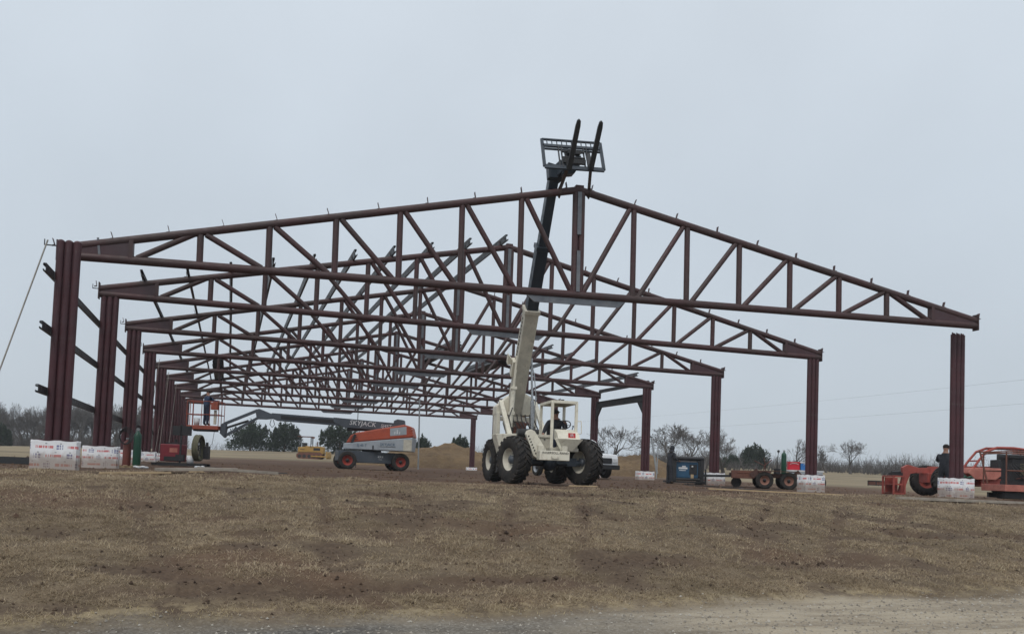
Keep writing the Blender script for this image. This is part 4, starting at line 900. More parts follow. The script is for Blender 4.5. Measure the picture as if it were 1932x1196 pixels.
rb = MB().box((-.42,0,.50), (.80,.62,.66)).build('welder_body', M_CRIMSON, WS, bev=.03)
m = MB().box((-.30,-.315,.60), (.30,.01,.16)); m.build('control_panel', M_SALMON, rb); m = MB().box((-.38,-.318,.28), (.55,.01,.16)); m.build('grille', M_BLACK, rb)
m = MB().tube((-.35,.0,.9), (-.35,0,1.02), .05); m.box((-.42,0,.86), (.5,.4,.05)); m.build('exhaust', M_BLACK, rb)
m = MB().box((-.02,-.36,.85), (.06,.06,1.45)); m.box((.0,-.34,1.35), (.70,.1,.36)); m.box((-.02,-.36,.32), (.3,.18,.25)); m.build('tool_mast', M_BLACK, WS)
def ring(c, ax, R_, r_, n=40, mat=None):
    ax = Vector(ax).normalized(); x = Vector((0,0,1)).cross(ax).normalized(); y = ax.cross(x); return MB().path([Vector(c)+(x*math.cos(a)+y*math.sin(a))*R_ for a in np.linspace(0, 2*math.pi, n)], r_, 8)
AX = (1, .04, 0)
for k in range(4):
    q = Vector(AX).normalized()*(k-1.5)*.055; ring(Vector((.55,-.05,.72))+q, AX, .48-.012*(k%2), .036).build('hose_ring', M_HOSE, WS)
rs = ring((.55,-.05,.72), AX, .30, .02).build('reel_frame', M_BLACK, WS)
m = MB()
for k in range(4):
    a = k*math.pi/4; ax = Vector(AX).normalized(); x = Vector((0,0,1)).cross(ax).normalized(); y = ax.cross(x); dd = x*math.cos(a)+y*math.sin(a); m.tube(Vector((.55,-.05,.72))-dd*.45, Vector((.55,-.05,.72))+dd*.45, .014, n=6)
m.build('spoke', M_BLACK, rs)
m = MB(); m.box((.82,.1,.55), (.18,.30,.50)); m.tube((.82,.1,.8), (.82,.1,.95), .05); m.build('compressor_motor', M_BLACK, WS, bev=.02)
m = MB().lathe([(0,0), (.12,0), (.14,.30), (0,.30)], (.35,-.30,.12), (0,0,1), 14); m.build('white_pail', M_LETTERW, WS)
# lumber at the crest
for i, (x0, y0_, x1, y1, wd, th, mt, lab) in enumerate((
    (2.2, -2.3, 3.75, -2.0, .30, .06, M_WOODL, 'long grey weathered plank lying at the crest by the left columns'),
    (3.0, -1.75, 4.6, -1.3, .26, .06, M_WOODL, 'second grey plank lying behind the first at the crest'),
    (1.3, -3.2, 2.5, -2.6, .09, .04, M_WOODT, 'thin tan lath lying in the grass near the nearest left footing'),
    (19.8, -3.0, 26.5, -3.4, .16, .07, M_WOODL, 'long timber lying in front of the nearest right footing'),
    (11.55, -1.2, 12.25, -1.3, .08, .03, M_WOODT, 'short pale board lying in front of the telehandler'),
    (16.3, .3, 20.4, -.5, .10, .04, M_WOODT, 'pale thin board lying on the dirt between the right columns'))):
    lift_ = .10 if i < 2 else .05; zz_ = max(hz(x0+(x1-x0)*q/8, y0_+(y1-y0_)*q/8) for q in range(9)); z0 = max(hz(x0, y0_), zz_-.06)+lift_; z1 = max(hz(x1, y1), zz_-.06)+lift_
    o = MB().beam((x0,y0_,z0), (x1,y1,z1), wd, th).build('plank', mt, bev=.004); tag(o, lab, 'plank', 'loose lumber')
o = MB().prism([(-.2,0), (.25,0), (.05,.10), (-.1,.12)], (2.9,.2,hz(2.9,.2)+.02), (1,0,0), (0,0,1), .25).build('wood_offcut', M_WOODT); tag(o, 'tan wood offcut behind the grey planks', 'wood')
for k in range(3):
    o = MB().beam((-9-.4*k,9.5+.6*k,hz(-9,9)+.12), (-1.9-.2*k,8.3+.7*k,hz(-2,8.5)+.12), .14, .20).build('steel_beam', M_PURLIN); tag(o, '%s of the dark steel beams lying behind the nearest left footing' % ('first', 'second', 'third')[k], 'beam', 'beams lying at left')
bt = empty('blue_drum', (-1.02, -1.9, hz(-1.02,-1.9)), 0, label='blue steel drum cut off by the left picture edge', cat='drum')
MB().lathe([(0,0), (.29,0), (.30,.02), (.29,.04), (.29,.29), (.30,.31), (.29,.33), (.29,.60), (.30,.62), (.29,.64), (.29,.86), (.30,.88), (0,.87)], (0,0,0), (0,0,1), 24).build('shell', M_BLUE, bt); MB().tube((.1,0,.87), (.1,0,.89), .03).build('bung', M_BLACK, bt)

for k, (x, y, a, lab) in enumerate(((2.6, 11.5, .3, 'crumpled pale rag on the dirt right of the green cylinder'), (.9, 9.4, 1.0, 'pale plastic bag lying in front of the gas cylinders'))):
    z = hz(x, y); m = MB()
    for j in range(7): m.sph((x+random.gauss(0,.10), y+random.gauss(0,.05), z+.03+random.random()*.03), .07, (1.2,.8,.6), 7, 5)
    tag(m.build('rag', M_LETTERW), lab, 'rag', 'litter')
# ------------------------------------------------------------------ right side
gx, gy = 23.35, 14.45; gz = hz(gx, gy)
GN = empty('engine_welder', (gx, gy, gz), -.312, label='blue engine welder inside a dark pipe skid frame beside the third right column', cat='welder')
for z, r_ in ((1.16, .085), (.22, .06)):
    for y in (-.42, .42): MB().tube((-.62,y,z), (.78,y,z), r_, n=12).build('frame_rail', M_BLACK, GN)
for x in (-.55, .72):
    for y in (-.42, .42): MB().box((x,y,.66), (.16 if x > 0 else .22,.12,1.10)).build('frame_post', M_BLACK, GN, bev=.01)
eb = MB().box((.06,0,.64), (1.02,.66,.72)).build('welder_body', M_BLUE, GN, bev=.03)
MB().box((-.12,-.336,.72), (.40,.01,.08)).box((-.08,-.336,.80), (.16,.01,.06)).box((-.14,-.336,.62), (.3,.01,.03)).build('maker_logo', M_LETTERW, eb)
MB().box((.34,-.337,.66), (.34,.012,.46)).build('engine_opening', M_BLACK, eb); MB().box((.30,-.345,.36), (.13,.02,.18)).build('tag_plate', M_WOODT, eb); MB().sph((.30,-.345,.80), .045).build('cap', M_LETTERW, eb)
m = MB().box((0,0,.10), (1.75,.9,.08)).box((-.7,-.3,.05), (.3,.2,.08)).box((.6,-.3,.05), (.3,.2,.08)); m.build('skid_base', M_BLACK, GN)
J = stand_pose(((.26,-.10,1.16), (.20,-.33,1.06), (.16,-.41,1.02)), ((-.28,-.10,1.16), (-.22,-.34,1.08), (-.18,-.42,1.05)), .10, .12, (.5,-.85,-.2))
person('worker in dark clothes standing at the left end of the blue welder', (22.55, 14.35, hz(22.55, 14.35)), R(95), J, [M_SHIRTD, M_SHIRTD, M_BOOT, M_SKIN], 'hood', .97)
# trailer
tx, ty = 26.1, 11.9; tz = hz(26.3, 11.8)
TL = empty('tandem_trailer', (26.3, 11.85, tz), -.50, label='rusty tandem axle trailer parked between the second and third right columns', cat='trailer')
for x in (-.45, .55):
    for y in (-.85, .85): wheel(TL, (x, y, .36), (0,1,0), .37, .22, M_RIM, 0, .54)
m = MB(); m.box((-.35,0,.62), (3.0,1.5,.07)); m.box((-.35,-.74,.56), (3.0,.06,.16)); m.box((-.35,.74,.56), (3.0,.06,.16)); m.build('deck', M_RUSTD, TL, bev=.005)
m = MB(); m.box((.05,-.88,.76), (1.55,.26,.03)); m.beam((-.72,-.88,.76), (-1.0,-.88,.52), .26, .03, (0,1,0)); m.beam((.82,-.88,.76), (1.08,-.88,.45), .26, .03, (0,1,0)); m.build('fender', M_RUSTD, TL)
m = MB(); m.box((-1.35,-.60,.58), (.95,.5,.34)); m.box((-1.35,-.86,.66), (.5,.02,.05)); m.build('tool_box', M_RUST, TL, bev=.015)
m = MB(); m.beam((-1.85,-.5,.5), (-3.2,0,.46), .08, .10); m.beam((-1.85,.5,.5), (-3.2,0,.46), .08, .10); m.tube((-2.9,0,.05), (-2.9,0,.75), .035); m.build('tongue', M_BLACK, TL)
m = MB(); m.tube((-1.6,-.55,.24), (-1.6,-.35,.24), .22, n=18); m.build('jockey_wheel', M_RUBBER, TL)
cyl2 = cylinder(26.75, 11.75, 1.02, .11, M_GREEN, 'green gas cylinder standing on the trailer'); cyl2.location.z = tz+.655
m = MB(); b0 = Vector((25.95,12.1,tz+.655)); 
m.path([b0, b0+Vector((.05,0,.35)), b0+Vector((-.4,.1,.55))], .02, 6); m.path([b0+Vector((.05,0,.35)), b0+Vector((.42,0,.62))], .02, 6); m.path([b0+Vector((.2,.1,0)), b0+Vector((.1,0,.4)), b0+Vector((.05,.05,.7))], .016, 6); m.box(b0+Vector((0,0,.06)), (.5,.4,.10))
o = m.build('pipe_stand', M_RUST); tag(o, 'bent pipe stand lying on the trailer deck', 'pipe stand')
m = MB(); b0 = Vector((26.45,11.8,tz+.655)); m.box(b0+Vector((0,0,.12)), (.22,.2,.24)); m.tube(b0+Vector((0,0,.2)), b0+Vector((0,0,.75)), .016, n=6); m.sph(b0+Vector((.05,0,1.0)), .06); m.tube(b0+Vector((0,0,.7)), b0+Vector((.07,0,1.0)), .014, n=6)
o = m.build('torch_cart', M_BLACK); tag(o, 'small torch cart with gauges beside the green cylinder on the trailer', 'torch cart')
FB = empty('flatbed_trailer', (29.1, 13.65, hz(29.1, 13.65)), -.40, label='white edged flatbed trailer partly behind the second right column', cat='trailer')
MB().box((0,0,.84), (1.6,1.4,.06)).build('deck', M_LETTERW, FB); MB().box((0,-.67,.60), (1.5,.05,.40)).build('side_panel', M_LGREY, FB); MB().box((-.5,-.70,.42), (.45,.04,.10)).build('orange_marker', M_ORANGE, FB)
for x in (.1, .62): wheel(FB, (x,-.45,.33), (0,1,0), .34, .2, M_LGREY, 0, .58)
for i, (dx, mat, nm) in enumerate(((-.50, M_COOLR, 'red'), (.12, M_COOLB, 'blue'))):
    q = FB.matrix_basis @ Vector((dx,-.35,.875)); c = empty('cooler', q, -.40, label='%s plastic cooler on the flatbed near the second right column' % nm, cat='cooler', group='coolers')
    MB().box((0,0,.16), (.52 if i == 0 else .64,.34,.32)).build('body', mat, c, bev=.025); MB().box((0,0,.345), (.55 if i == 0 else .67,.37,.05)).build('lid', mat if i == 0 else M_LETTERW, c, bev=.015); MB().path([(-.2,-.19,.25), (-.1,-.2,.30), (.1,-.2,.30), (.2,-.19,.25)], .01, 5).build('handle', M_LETTERW, c)
# worker behind the nearest right column
J = stand_pose(((.29,-.14,1.20), (.14,-.34,1.28), (.08,-.40,1.32)), ((-.29,-.14,1.20), (-.16,-.34,1.28), (-.10,-.40,1.32)), .07, .12, (.5,-.8,-.2))
person('worker in dark clothes standing behind the nearest right column', (25.64, 1.5, hz(25.64, 1.5)), R(115), J, [M_SHIRTD, M_SHIRTD, M_BOOT, M_SKIN], 'cap', 1.0)

# low red telehandler at the right edge, seen from the side, boom down
RZ = hz(31.5, 6.6)
RTH = empty('red_telehandler', (30.43, 6.9, RZ), -.33, label='faded red telehandler with lowered boom at the right picture edge', cat='telehandler')
for x in (.05, 3.3):
    for y in (-.95, .95): wheel(RTH, (x, y, .62), (.22 if x < 1 else 0, 1, 0), .63, .42, M_RED, 18, .5)
m = MB(); m.box((1.7,0,.72), (4.4,.8,.40)); m.box((2.2,-.5,.62), (1.6,.5,.35)); m.build('chassis', M_RED, RTH, bev=.02)
m = MB(); m.beam((3.6,.1,1.10), (.55,.1,1.04), .34, .38, (0,0,1)); bm1 = m.build('boom_outer_section', M_RED, RTH, bev=.012)
m = MB().box((.15,.1,1.03), (.8,.28,.30)); bm2 = m.build('boom_inner_section', M_RED, RTH, bev=.01); MB().beam((-.2,.1,1.02), (-.75,.1,1.00), .22, .22).build('boom_tip', M_RED, RTH, bev=.01)
m = MB().box((.22,-.05,1.05), (.28,.012,.11)); m.build('maker_plate', M_LETTERW, bm2); m = MB().box((.75,-.08,1.10), (.10,.012,.22)).box((.84,-.08,1.04), (.06,.012,.10)); m.build('white_mark', M_LETTERW, bm1)
m = MB().prism([(-.70,1.12), (-1.10,1.22), (-1.32,1.10), (-1.30,.70), (-1.42,.20), (-1.58,.10), (-1.50,.02), (-1.28,.02), (-1.12,.55), (-1.0,.86), (-.70,.92)], (0,.1,0), (1,0,0), (0,0,1), .2); m.build('gooseneck', M_RED, RTH, bev=.012)
m = MB()
for (a, b) in (((-1.85,.02), (-1.85,.74)), ((-1.42,.02), (-1.42,.74)), ((-1.85,.74), (-1.42,.74)), ((-1.85,.06), (-1.42,.06))):
    for y in (-.45, .6): m.beam((a[0],y,a[1]), (b[0],y,b[1]), .06, .07, (0,1,0))
for x in (-1.85, -1.42): m.beam((x,-.45,.74), (x,.6,.74), .06, .06)
m.box((-1.62,-.10,.38), (.10,.10,.6)); m.box((-1.63,.0,.42), (.36,.9,.05)); m.box((-1.63,.5,.40), (.36,.05,.6)); m.build('fork_frame', M_RED, RTH); m = MB().box((-1.55,.1,.83), (.45,.3,.10)); m.tube((-1.7,.1,.9), (-1.35,.1,.92), .05); m.build('tilt_linkage', M_BLACK, RTH)
def arc(y, r_): return MB().path([(.95,y,1.0), (1.25,y,1.45), (1.55,y,1.82), (1.95,y,1.98), (2.6,y,1.99), (3.2,y,1.94), (3.25,y,1.1)], r_, 8)
for y in (-.85, -.05): arc(y, .05).build('cage_hoop', M_RED, RTH)
for p in ((1.25,1.45), (1.55,1.82), (1.95,1.98), (2.6,1.99), (3.2,1.94)): MB().tube((p[0],-.85,p[1]), (p[0],-.05,p[1]), .03, n=6).build('cage_bar', M_RED, RTH)
m = MB()
for k in range(9):
    x = 2.0+k*.13; m.tube((x,-.85,1.97), (x,-.85,1.72), .008, n=4)
for k in range(3): m.tube((1.95,-.85,1.92-k*.09), (3.15,-.85,1.92-k*.09), .008, n=4)
for k in range(7): m.tube((1.12+k*.06,-.85,1.25+k*.085), (1.42+k*.02,-.85,1.15+k*.085), .008, n=4)
m.build('mesh_guard', M_GALV, RTH)
m = MB().prism([(.85,.95), (.95,1.18), (2.1,1.18), (2.2,.95), (1.9,.72), (1.1,.72)], (0,-.6,0), (1,0,0), (0,0,1), .6); m.build('fender', M_SALMON, RTH, bev=.03)
m = MB().box((2.5,-.45,1.15), (.9,.6,.75)); m.box((2.5,-.45,1.6), (.5,.4,.3)); m.build('engine', M_BLACK, RTH, bev=.02)
m = MB().prism([(3.15,.7), (3.2,1.70), (3.35,2.0), (4.6,2.05), (4.9,1.6), (4.9,.7)], (0,-.2,0), (1,0,0), (0,0,1), 1.4); rc = m.build('counterweight', M_SALMON, RTH, bev=.04)
MB().prism([(3.28,.75), (3.75,1.65), (4.3,1.65), (3.8,.75)], (0,-.905,0), (1,0,0), (0,0,1), .01).build('cream_stripe', M_CREAM, rc)
# rusty platform with railings in front of it
PZ = hz(29.6, 2.2)
PF = empty('work_platform', (28.62, 2.25, PZ), -.312, label='rusty orange steel work platform with pipe railings at the right picture edge', cat='platform')
m = MB(); m.box((1.4,0,.40), (3.1,1.5,.22)); m.build('deck', M_SALMON, PF, bev=.01)
m = MB().box((1.4,-.5,.15), (2.9,.12,.18)).box((1.4,.5,.15), (2.9,.12,.18)).box((.4,0,.14), (.5,.6,.2)); m.build('skid', M_BLACK, PF)
MB().box((1.75,-.77,.20), (1.5,.05,.10)).build('lower_rail', M_RED, PF)
for x in (-.1, .52, 1.20, 1.55, 2.3): MB().tube((x,-.72,.5), (x,-.72,1.62), .026, n=8).build('railing_post', M_RUST, PF)
for x in (-.1, 1.2, 2.6): MB().tube((x,.70,.5), (x,.70,1.62), .026, n=8).build('railing_post', M_RUST, PF)
for z in (1.62, .98):
    for y in (-.72, .70): MB().tube((-.1,y,z), (2.9,y,z), .024, n=8).build('railing', M_RUST, PF)
for z in (1.62, 1.56): MB().tube((-.95,-.72,z-.06), (-.1,-.72,z), .02, n=8).build('railing', M_RUST, PF)
MB().beam((-1.0,-.72,1.62), (-.72,-.72,.52), .05, .03, (0,1,0)).build('railing_brace', M_RUST, PF)
PU = empty('power_unit', (PF.matrix_basis @ Vector((.72,.0,.515))), -.312, label='dark engine power unit standing on the rusty platform', cat='engine')
m = MB().box((0,0,.50), (.82,.7,.80)); m.box((0,0,.95), (.95,.8,.12)); m.build('housing', M_BLACK, PU, bev=.02); MB().box((.06,-.36,.52), (.42,.02,.40)).build('radiator_core', M_HOSE, PU)
m = MB().box((0,-.1,.06), (1.0,.7,.12)); m.build('base', M_BLACK, PU); m = MB().tube((.35,.1,1.0), (.35,.1,1.2), .04); m.path([(-.3,-.37,.2), (.0,-.42,.26), (.4,-.37,.2)], .02, 6); m.build('pipework', M_RUST, PU)
m = MB()
for k in range(6): m.path([(26.1+.12*k,.75,PZ+.62), (26.3+.1*k,.55,PZ+.70+.03*(k%2)), (26.5+.12*k,.7,PZ+.62)], .03, 6)
o = m.build('green_hose', M_GREEN); o.location = (-.95,.1,-.02); tag(o, 'green hose heaped behind the top of the nearest right footing', 'hose')
o = empty('steel_crate', (38.6, 19.8, hz(38.6,19.8)+.15), .1, label='low dark steel crate on the ground far behind the right columns', cat='crate')
m = MB()
for x in (-.8, .8):
    for y in (-.5, .5): m.box((x,y,.2), (.06,.06,.4))
for z in (.05, .38):
    for y in (-.5, .5): m.box((0,y,z), (1.66,.06,.06))
    for x in (-.8, .8): m.box((x,0,z), (.06,1.0,.06))
m.build('frame', M_BLACK, o); MB().box((0,0,.2), (1.56,.96,.34)).build('load', M_RUST, o); o.scale = (.5,.6,.7)

for k, (pts_, lab) in enumerate((([(2.7,14.3), (3.4,12.6), (2.9,10.9), (4.1,9.0), (5.6,8.4)], 'black welding lead snaking over the dirt from the red welder'), ([(22.9,13.6), (22.2,11.5), (23.0,9.2), (21.6,7.0), (21.9,4.6)], 'black welding lead snaking forward from the blue welder'))):
    P_ = [Vector((a, b, hz(a, b)+.02)) for a, b in pts_]; Q_ = []
    for i in range(len(P_)-1):
        for j in range(6):
            t_ = j/6; p_ = P_[max(i-1,0)]; q_ = P_[i]; r2 = P_[i+1]; s2 = P_[min(i+2,len(P_)-1)]
            v_ = .5*((2*q_)+(r2-p_)*t_+(2*p_-5*q_+4*r2-s2)*t_*t_+(3*q_-p_-3*r2+s2)*t_**3); v_.z = hz(v_.x, v_.y)+.02; Q_.append(v_)
    tag(MB().path(Q_, .018, 6).build('welding_lead', M_BLACK), lab, 'cable', 'welding leads')
m = MB()
for k in range(5): m.path([(.2+.1*k,-.40,1.2), (.3+.12*k,-.55,.95+.04*k), (.55+.1*k,-.5,.75), (.9+.08*k,-.42,.62)], .018, 6)
m.build('hose_bundle', M_BLACK, PF)
for k in range(3): MB().box((1.6+k*.32,-.55,.62+.02*k), (.24,.3,.2+.08*k)).build('tool_box', (M_RUST, M_GREYP, M_BLACK)[k], PF, bev=.01)
# white pickup behind the telehandler
tz = hz(20.9, 19.5)
PK = empty('pickup_truck', (20.72, 19.3, tz+.03), R(10), label='white pickup truck mostly hidden behind the telehandler', cat='pickup')
side = [(-1.0,.45), (-1.0,.80), (-.92,1.02), (.35,1.10), (.85,1.62), (1.1,1.70), (2.3,1.70), (2.7,1.12), (4.4,1.08), (4.4,.50), (3.9,.45)]
m = MB().prism([(p[0], p[1]) for p in side[:]], (0,0,0), (0,1,0), (0,0,1), 1.80); m.build('body', M_WHITE, PK, bev=.06)
V = [(-.78,.36,1.12), (.78,.36,1.12), (.66,.84,1.60), (-.66,.84,1.60)]; MB().add([(x,y-.012,z+.012) for x, y, z in V]+[(x,y+.03,z-.03) for x, y, z in V], [(0,1,2,3), (7,6,5,4), (0,4,5,1), (1,5,6,2), (2,6,7,3), (3,7,4,0)]).build('windshield', M_GLASS, PK)
for s_ in (-1, 1):
    MB().prism([(.62,1.15), (1.05,1.60), (1.6,1.60), (1.6,1.15)], (s_*.905,0,0), (0,1,0), (0,0,1), .012).build('side_window', M_GLASS, PK)
    MB().box((s_*.70,-1.0,.76), (.30,.06,.18)).build('headlight', M_LETTERW, PK, bev=.01); MB().box((s_*1.02,.55,1.15), (.2,.1,.16)).build('mirror', M_BLACK, PK, bev=.02)
    for y in (-.1, 3.35): wheel(PK, (s_*.80,y,.37), (1,0,0), .38, .25, M_LGREY, 0, .58)
MB().box((0,-1.01,.74), (1.05,.05,.24)).build('grille', M_BLACK, PK, bev=.01); MB().box((0,-1.06,.47), (1.78,.16,.20)).build('bumper', M_BLACK, PK, bev=.02); MB().tube((-.8,3.35,.37), (.8,3.35,.37), .07).build('rear_axle', M_BLACK, PK)

PK.scale = (1.1, 1.1, 1.14)
# small yellow dozer in the field
DZ = empty('bulldozer', (12.42, 80.9, hz(12.42, 80.9)-.05), -.312, label='small yellow bulldozer in the field in front of the cedars', cat='bulldozer')
for y in (-.65, .65):
    tr_ = MB().prism([(-1.45,.25), (-1.2,.02), (1.15,.02), (1.42,.25), (1.42,.62), (1.2,.78), (-1.2,.72), (-1.45,.55)], (0,y,0), (1,0,0), (0,0,1), .4).build('track', M_RUST, DZ)
    m = MB()
    for k in range(14): m.box((-1.2+k*.18,y,.80-.0*k), (.05,.42,.05)); m.box((-1.2+k*.18,y,.01), (.05,.42,.04))
    m.build('grouser', M_BLACK, tr_)
    m = MB()
    for x in (-1.1, -.55, 0, .55, 1.1): m.tube((x,y-.21,.33), (x,y+.21,.33), .2, n=12)
    m.build('roller', M_BLACK, tr_)
bd = MB().prism([(-1.4,.75), (-1.4,1.35), (-.55,1.42), (-.5,1.50), (1.42,1.46), (1.5,1.3), (1.5,.62), (.3,.62)], (0,0,0), (1,0,0), (0,0,1), .95).build('body', M_YELLOW, DZ, bev=.03)
MB().box((.75,-.482,1.15), (.75,.012,.30)).build('engine_opening', M_BLACK, bd); MB().box((-.9,-.482,1.12), (.5,.01,.05)).build('decal', M_LETTERK, bd)
for x, y in ((-1.3,-.5), (-1.3,.5), (.05,-.5), (.05,.5)): MB().box((x,y,1.95), (.07,.07,1.15)).build('canopy_post', M_BLACK, DZ)
m = MB().box((-.62,0,2.54), (1.7,1.25,.08)); m.box((.3,-.5,2.42), (.3,.1,.12)); m.build('canopy', M_RUST, DZ)
for k in range(6): MB().box((-1.3,-.4+k*.16,1.95), (.02,.02,1.1)).build('screen_bar', M_BLACK, DZ)
for k in range(5): MB().box((.05,-.4+k*.2,2.1), (.02,.02,.8)).build('screen_bar', M_BLACK, DZ)
MB().box((-.75,0,1.6), (.5,.5,.5)).build('seat', M_BLACK, DZ); MB().tube((.7,0,1.45), (.7,0,2.0), .05).build('exhaust', M_RUST, DZ)
m = MB().prism([(2.0,.1), (2.12,.3), (2.05,.9), (1.95,.9), (1.98,.3)], (0,0,0), (1,0,0), (0,0,1), 2.3); m.beam((.2,-.9,.35), (2.0,-.9,.35), .1, .14); m.beam((.2,.9,.35), (2.0,.9,.35), .1, .14); m.build('blade', M_YELLOW, DZ)

# step ladder and pole
LD = empty('step_ladder', (31.9, 34.9, hz(32, 35)+.35), -.312, label='tall aluminium step ladder standing near the dirt pile behind the right columns', cat='ladder')
for s_ in (-1, 1):
    MB().beam((-.55,s_*.28,0), (-.08,s_*.16,2.55), .05, .08).build('front_stile', M_GALV, LD); MB().beam((.55,s_*.26,0), (.08,s_*.16,2.55), .05, .06).build('rear_stile', M_GALV, LD)
for k in range(8): f = (k+.7)/9; MB().box((-.55+.47*f,0,2.55*f), (.09,.52-.2*f,.03)).build('step', M_GALV, LD)
MB().box((0,0,2.58), (.30,.36,.06)).build('top_cap', M_BLACK, LD)
o = MB().tube((32.3,34.6,hz(32.3,34.6)), (32.45,34.6,3.85), .045, n=8).build('steel_post', M_GALV); tag(o, 'thin steel post standing behind the step ladder', 'post')
o = MB().path([(15.9,37.8,hz(15.9,37.8)), (15.85,37.75,2.6), (15.78,37.7,HC+.1)], .05, 8).build('prop_pole', M_GALV); tag(o, 'thin grey prop pole just right of the boom lift', 'pole')
o = MB().path([(11.0,33.0,hz(11,33)), (11.0,33.0,3.9)], .022, 6).sph((11.0,33.0,3.9), .05).build('survey_rod', M_BLACK); tag(o, 'thin rod standing behind the boom lift hood', 'rod')

# ------------------------------------------------------------------ dirt piles
def pile(name, cx, cy, a, b, h, seed, label):
    N = 70; xs_ = np.linspace(-1, 1, N); Xg, Yg = np.meshgrid(xs_, xs_); Xg = Xg.ravel(); Yg = Yg.ravel()
    wx = cx+Xg*a; wy = cy+Yg*b; r_ = np.hypot(Xg, Yg)+.28*fbm(Xg*2.2+seed, Yg*2.2, 3, seed)
    prof = np.clip(1-r_, 0, 1)**.55
    hh = h*prof*(1+.9*fbm(Xg*3.1, Yg*3.1+seed, 4, seed+1))+.40*fbm(wx*.9, wy*.9, 4, seed+2, .65)*np.clip(prof*4, 0, 1)+.16*fbm(wx*3, wy*3, 2, seed+3)
    wz = hgt(wx, wy)-.14+np.where(prof > 0, hh, 0)
    F = [(i*N+j, i*N+j+1, (i+1)*N+j+1, (i+1)*N+j) for i in range(N-1) for j in range(N-1)]
    q = MB(); q.add(np.stack([wx, wy, wz], 1).tolist(), F, True); o = q.build(name, M_PILE); tag(o, label, 'dirt pile', 'dirt piles'); return o
t = NT('piled_subsoil'); col = t.mix(t.rng(t.noise(.35, 6, rough=.7), .35, .65), (.215,.148,.084), (.14,.097,.060))
col = t.mix(t.rng(t.noise(2.5, 6, rough=.75), .5, .72, 0, .6), col, (.26,.20,.125)); col = t.mix(t.rng(t.noise(.9, 4), .55, .7, 0, .6), col, (.10,.066,.044))
t.bump(t.noise(2.2, 8, rough=.75), 1.0, .3); M_PILE = t.fin(col, .95, 0, .1)
pile('dirt_pile', 24.6, 63.5, 10.5, 6.0, 2.0, 3, 'long tan dirt pile behind the boom lift and rearmost right column')
pile('dirt_pile', 39.5, 52.0, 8.5, 5.0, 2.0, 8, 'tan dirt pile behind the pickup and fourth right column')
pile('dirt_pile', 33.5, 57.0, 6.5, 4.0, 1.6, 5, 'lower dirt pile hidden partly behind the telehandler')

# ------------------------------------------------------------------ trees
def bark(name, c): return paint(name, c, sc_(c, .7), .9, 3, .3, sc_(c, 1.4), bump=.3, spec=.1)
M_BARK = bark('grey_bark', (.105,.094,.086)); M_TWIG = bark('twigs', (.115,.104,.096)); M_CBARK = bark('cedar_bark', (.13,.09,.07))
def needle(name, cols):
    t = NT(name); g = t.t.nodes.new('ShaderNodeNewGeometry'); r = t.t.nodes.new('ShaderNodeValToRGB'); t.lk(g.outputs['Random Per Island'], r.inputs[0])
    e = r.color_ramp.elements; e[0].color = cols[0]+(1,); e[1].color = cols[2]+(1,); q = e.new(.55); q.color = cols[1]+(1,)
    return t.fin(r.outputs[0], .85, 0, .2)
M_CEDAR = needle('cedar_needles', [(.016,.028,.016), (.030,.046,.027), (.055,.072,.042)])
def bare_tree(seed, H, spread=1.0, levels=5, nb=(3, 4), up_=.35):
    rd = random.Random(seed); trunk = MB(); crown = MB()
    def grow(p, d, L, r_, lv):
        seg = 3 if lv < 2 else 2; pts = [p]; rad = [r_]
        for i in range(seg):
            d = (d+Vector((rd.gauss(0,.13), rd.gauss(0,.13), rd.gauss(.03,.10)))).normalized(); pts.append(pts[-1]+d*L/seg); rad.append(r_*(1-.38*(i+1)/seg))
        (trunk if lv == 0 else crown).path(pts, rad, 7 if lv == 0 else (5 if lv == 1 else 3), lv == 0)
        if lv >= levels: return
        n = rd.randint(*nb)+(1 if lv == 0 else 0)
        for k in range(n):
            f = rd.uniform(.45, 1.0) if k < n-1 else 1.0
            i = min(seg-1, int(f*seg)); q = pts[i].lerp(pts[i+1], f*seg-i) if f < 1 else pts[-1]
            a = rd.uniform(0, 2*math.pi); tilt = rd.uniform(.45, .95)*spread if k < n-1 else rd.uniform(.1, .4)
            x = d.orthogonal().normalized(); y = d.cross(x); nd = (d*math.cos(tilt)+(x*math.cos(a)+y*math.sin(a))*math.sin(tilt)); nd.z += up_*.35*(1 if lv > 0 else .4); nd.normalize()
            grow(q, nd, L*rd.uniform(.58, .82), max(rad[-1]*rd.uniform(.52, .78), .013), lv+1)
    grow(Vector((0,0,-.1)), Vector((0,0,1)), H*.30, H*.032, 0)
    zmax = max(v[2] for v in crown.v); s_ = H/zmax
    trunk.v = [tuple(c*s_ for c in v) for v in trunk.v]; crown.v = [tuple(c*s_ for c in v) for v in crown.v]
    return trunk.mesh('trunk', M_BARK), crown.mesh('crown', M_TWIG)
BT = [bare_tree(3, 6, 1.15, 6, (3, 3)), bare_tree(14, 6, 1.0, 6, (3, 3)), bare_tree(25, 6, .75, 6, (3, 3), .6), bare_tree(36, 6, 1.25, 6, (2, 4), .2), bare_tree(47, 6, .85, 6, (3, 3), .5)]
def put_tree(k, x, y, H, wsc, label, group, rz=None):
    o = empty('bare_tree', (x, y, hz(x, y)-.1), rz if rz is not None else random.uniform(0, 6.28), label=label, cat='tree', group=group)
    o.scale = (H/6*wsc, H/6*wsc, H/6); inst(BT[k][0], 'trunk', o); inst(BT[k][1], 'crown', o); return o
G1 = 'bare trees behind the right columns'
put_tree(0, 49.2, 79.6, 5.8, 1.5, 'round crowned bare oak just right of the white pickup', G1)
put_tree(0, 61.4, 86.2, 6.6, 1.75, 'wide spreading bare oak behind the step ladder', G1, 2.1)
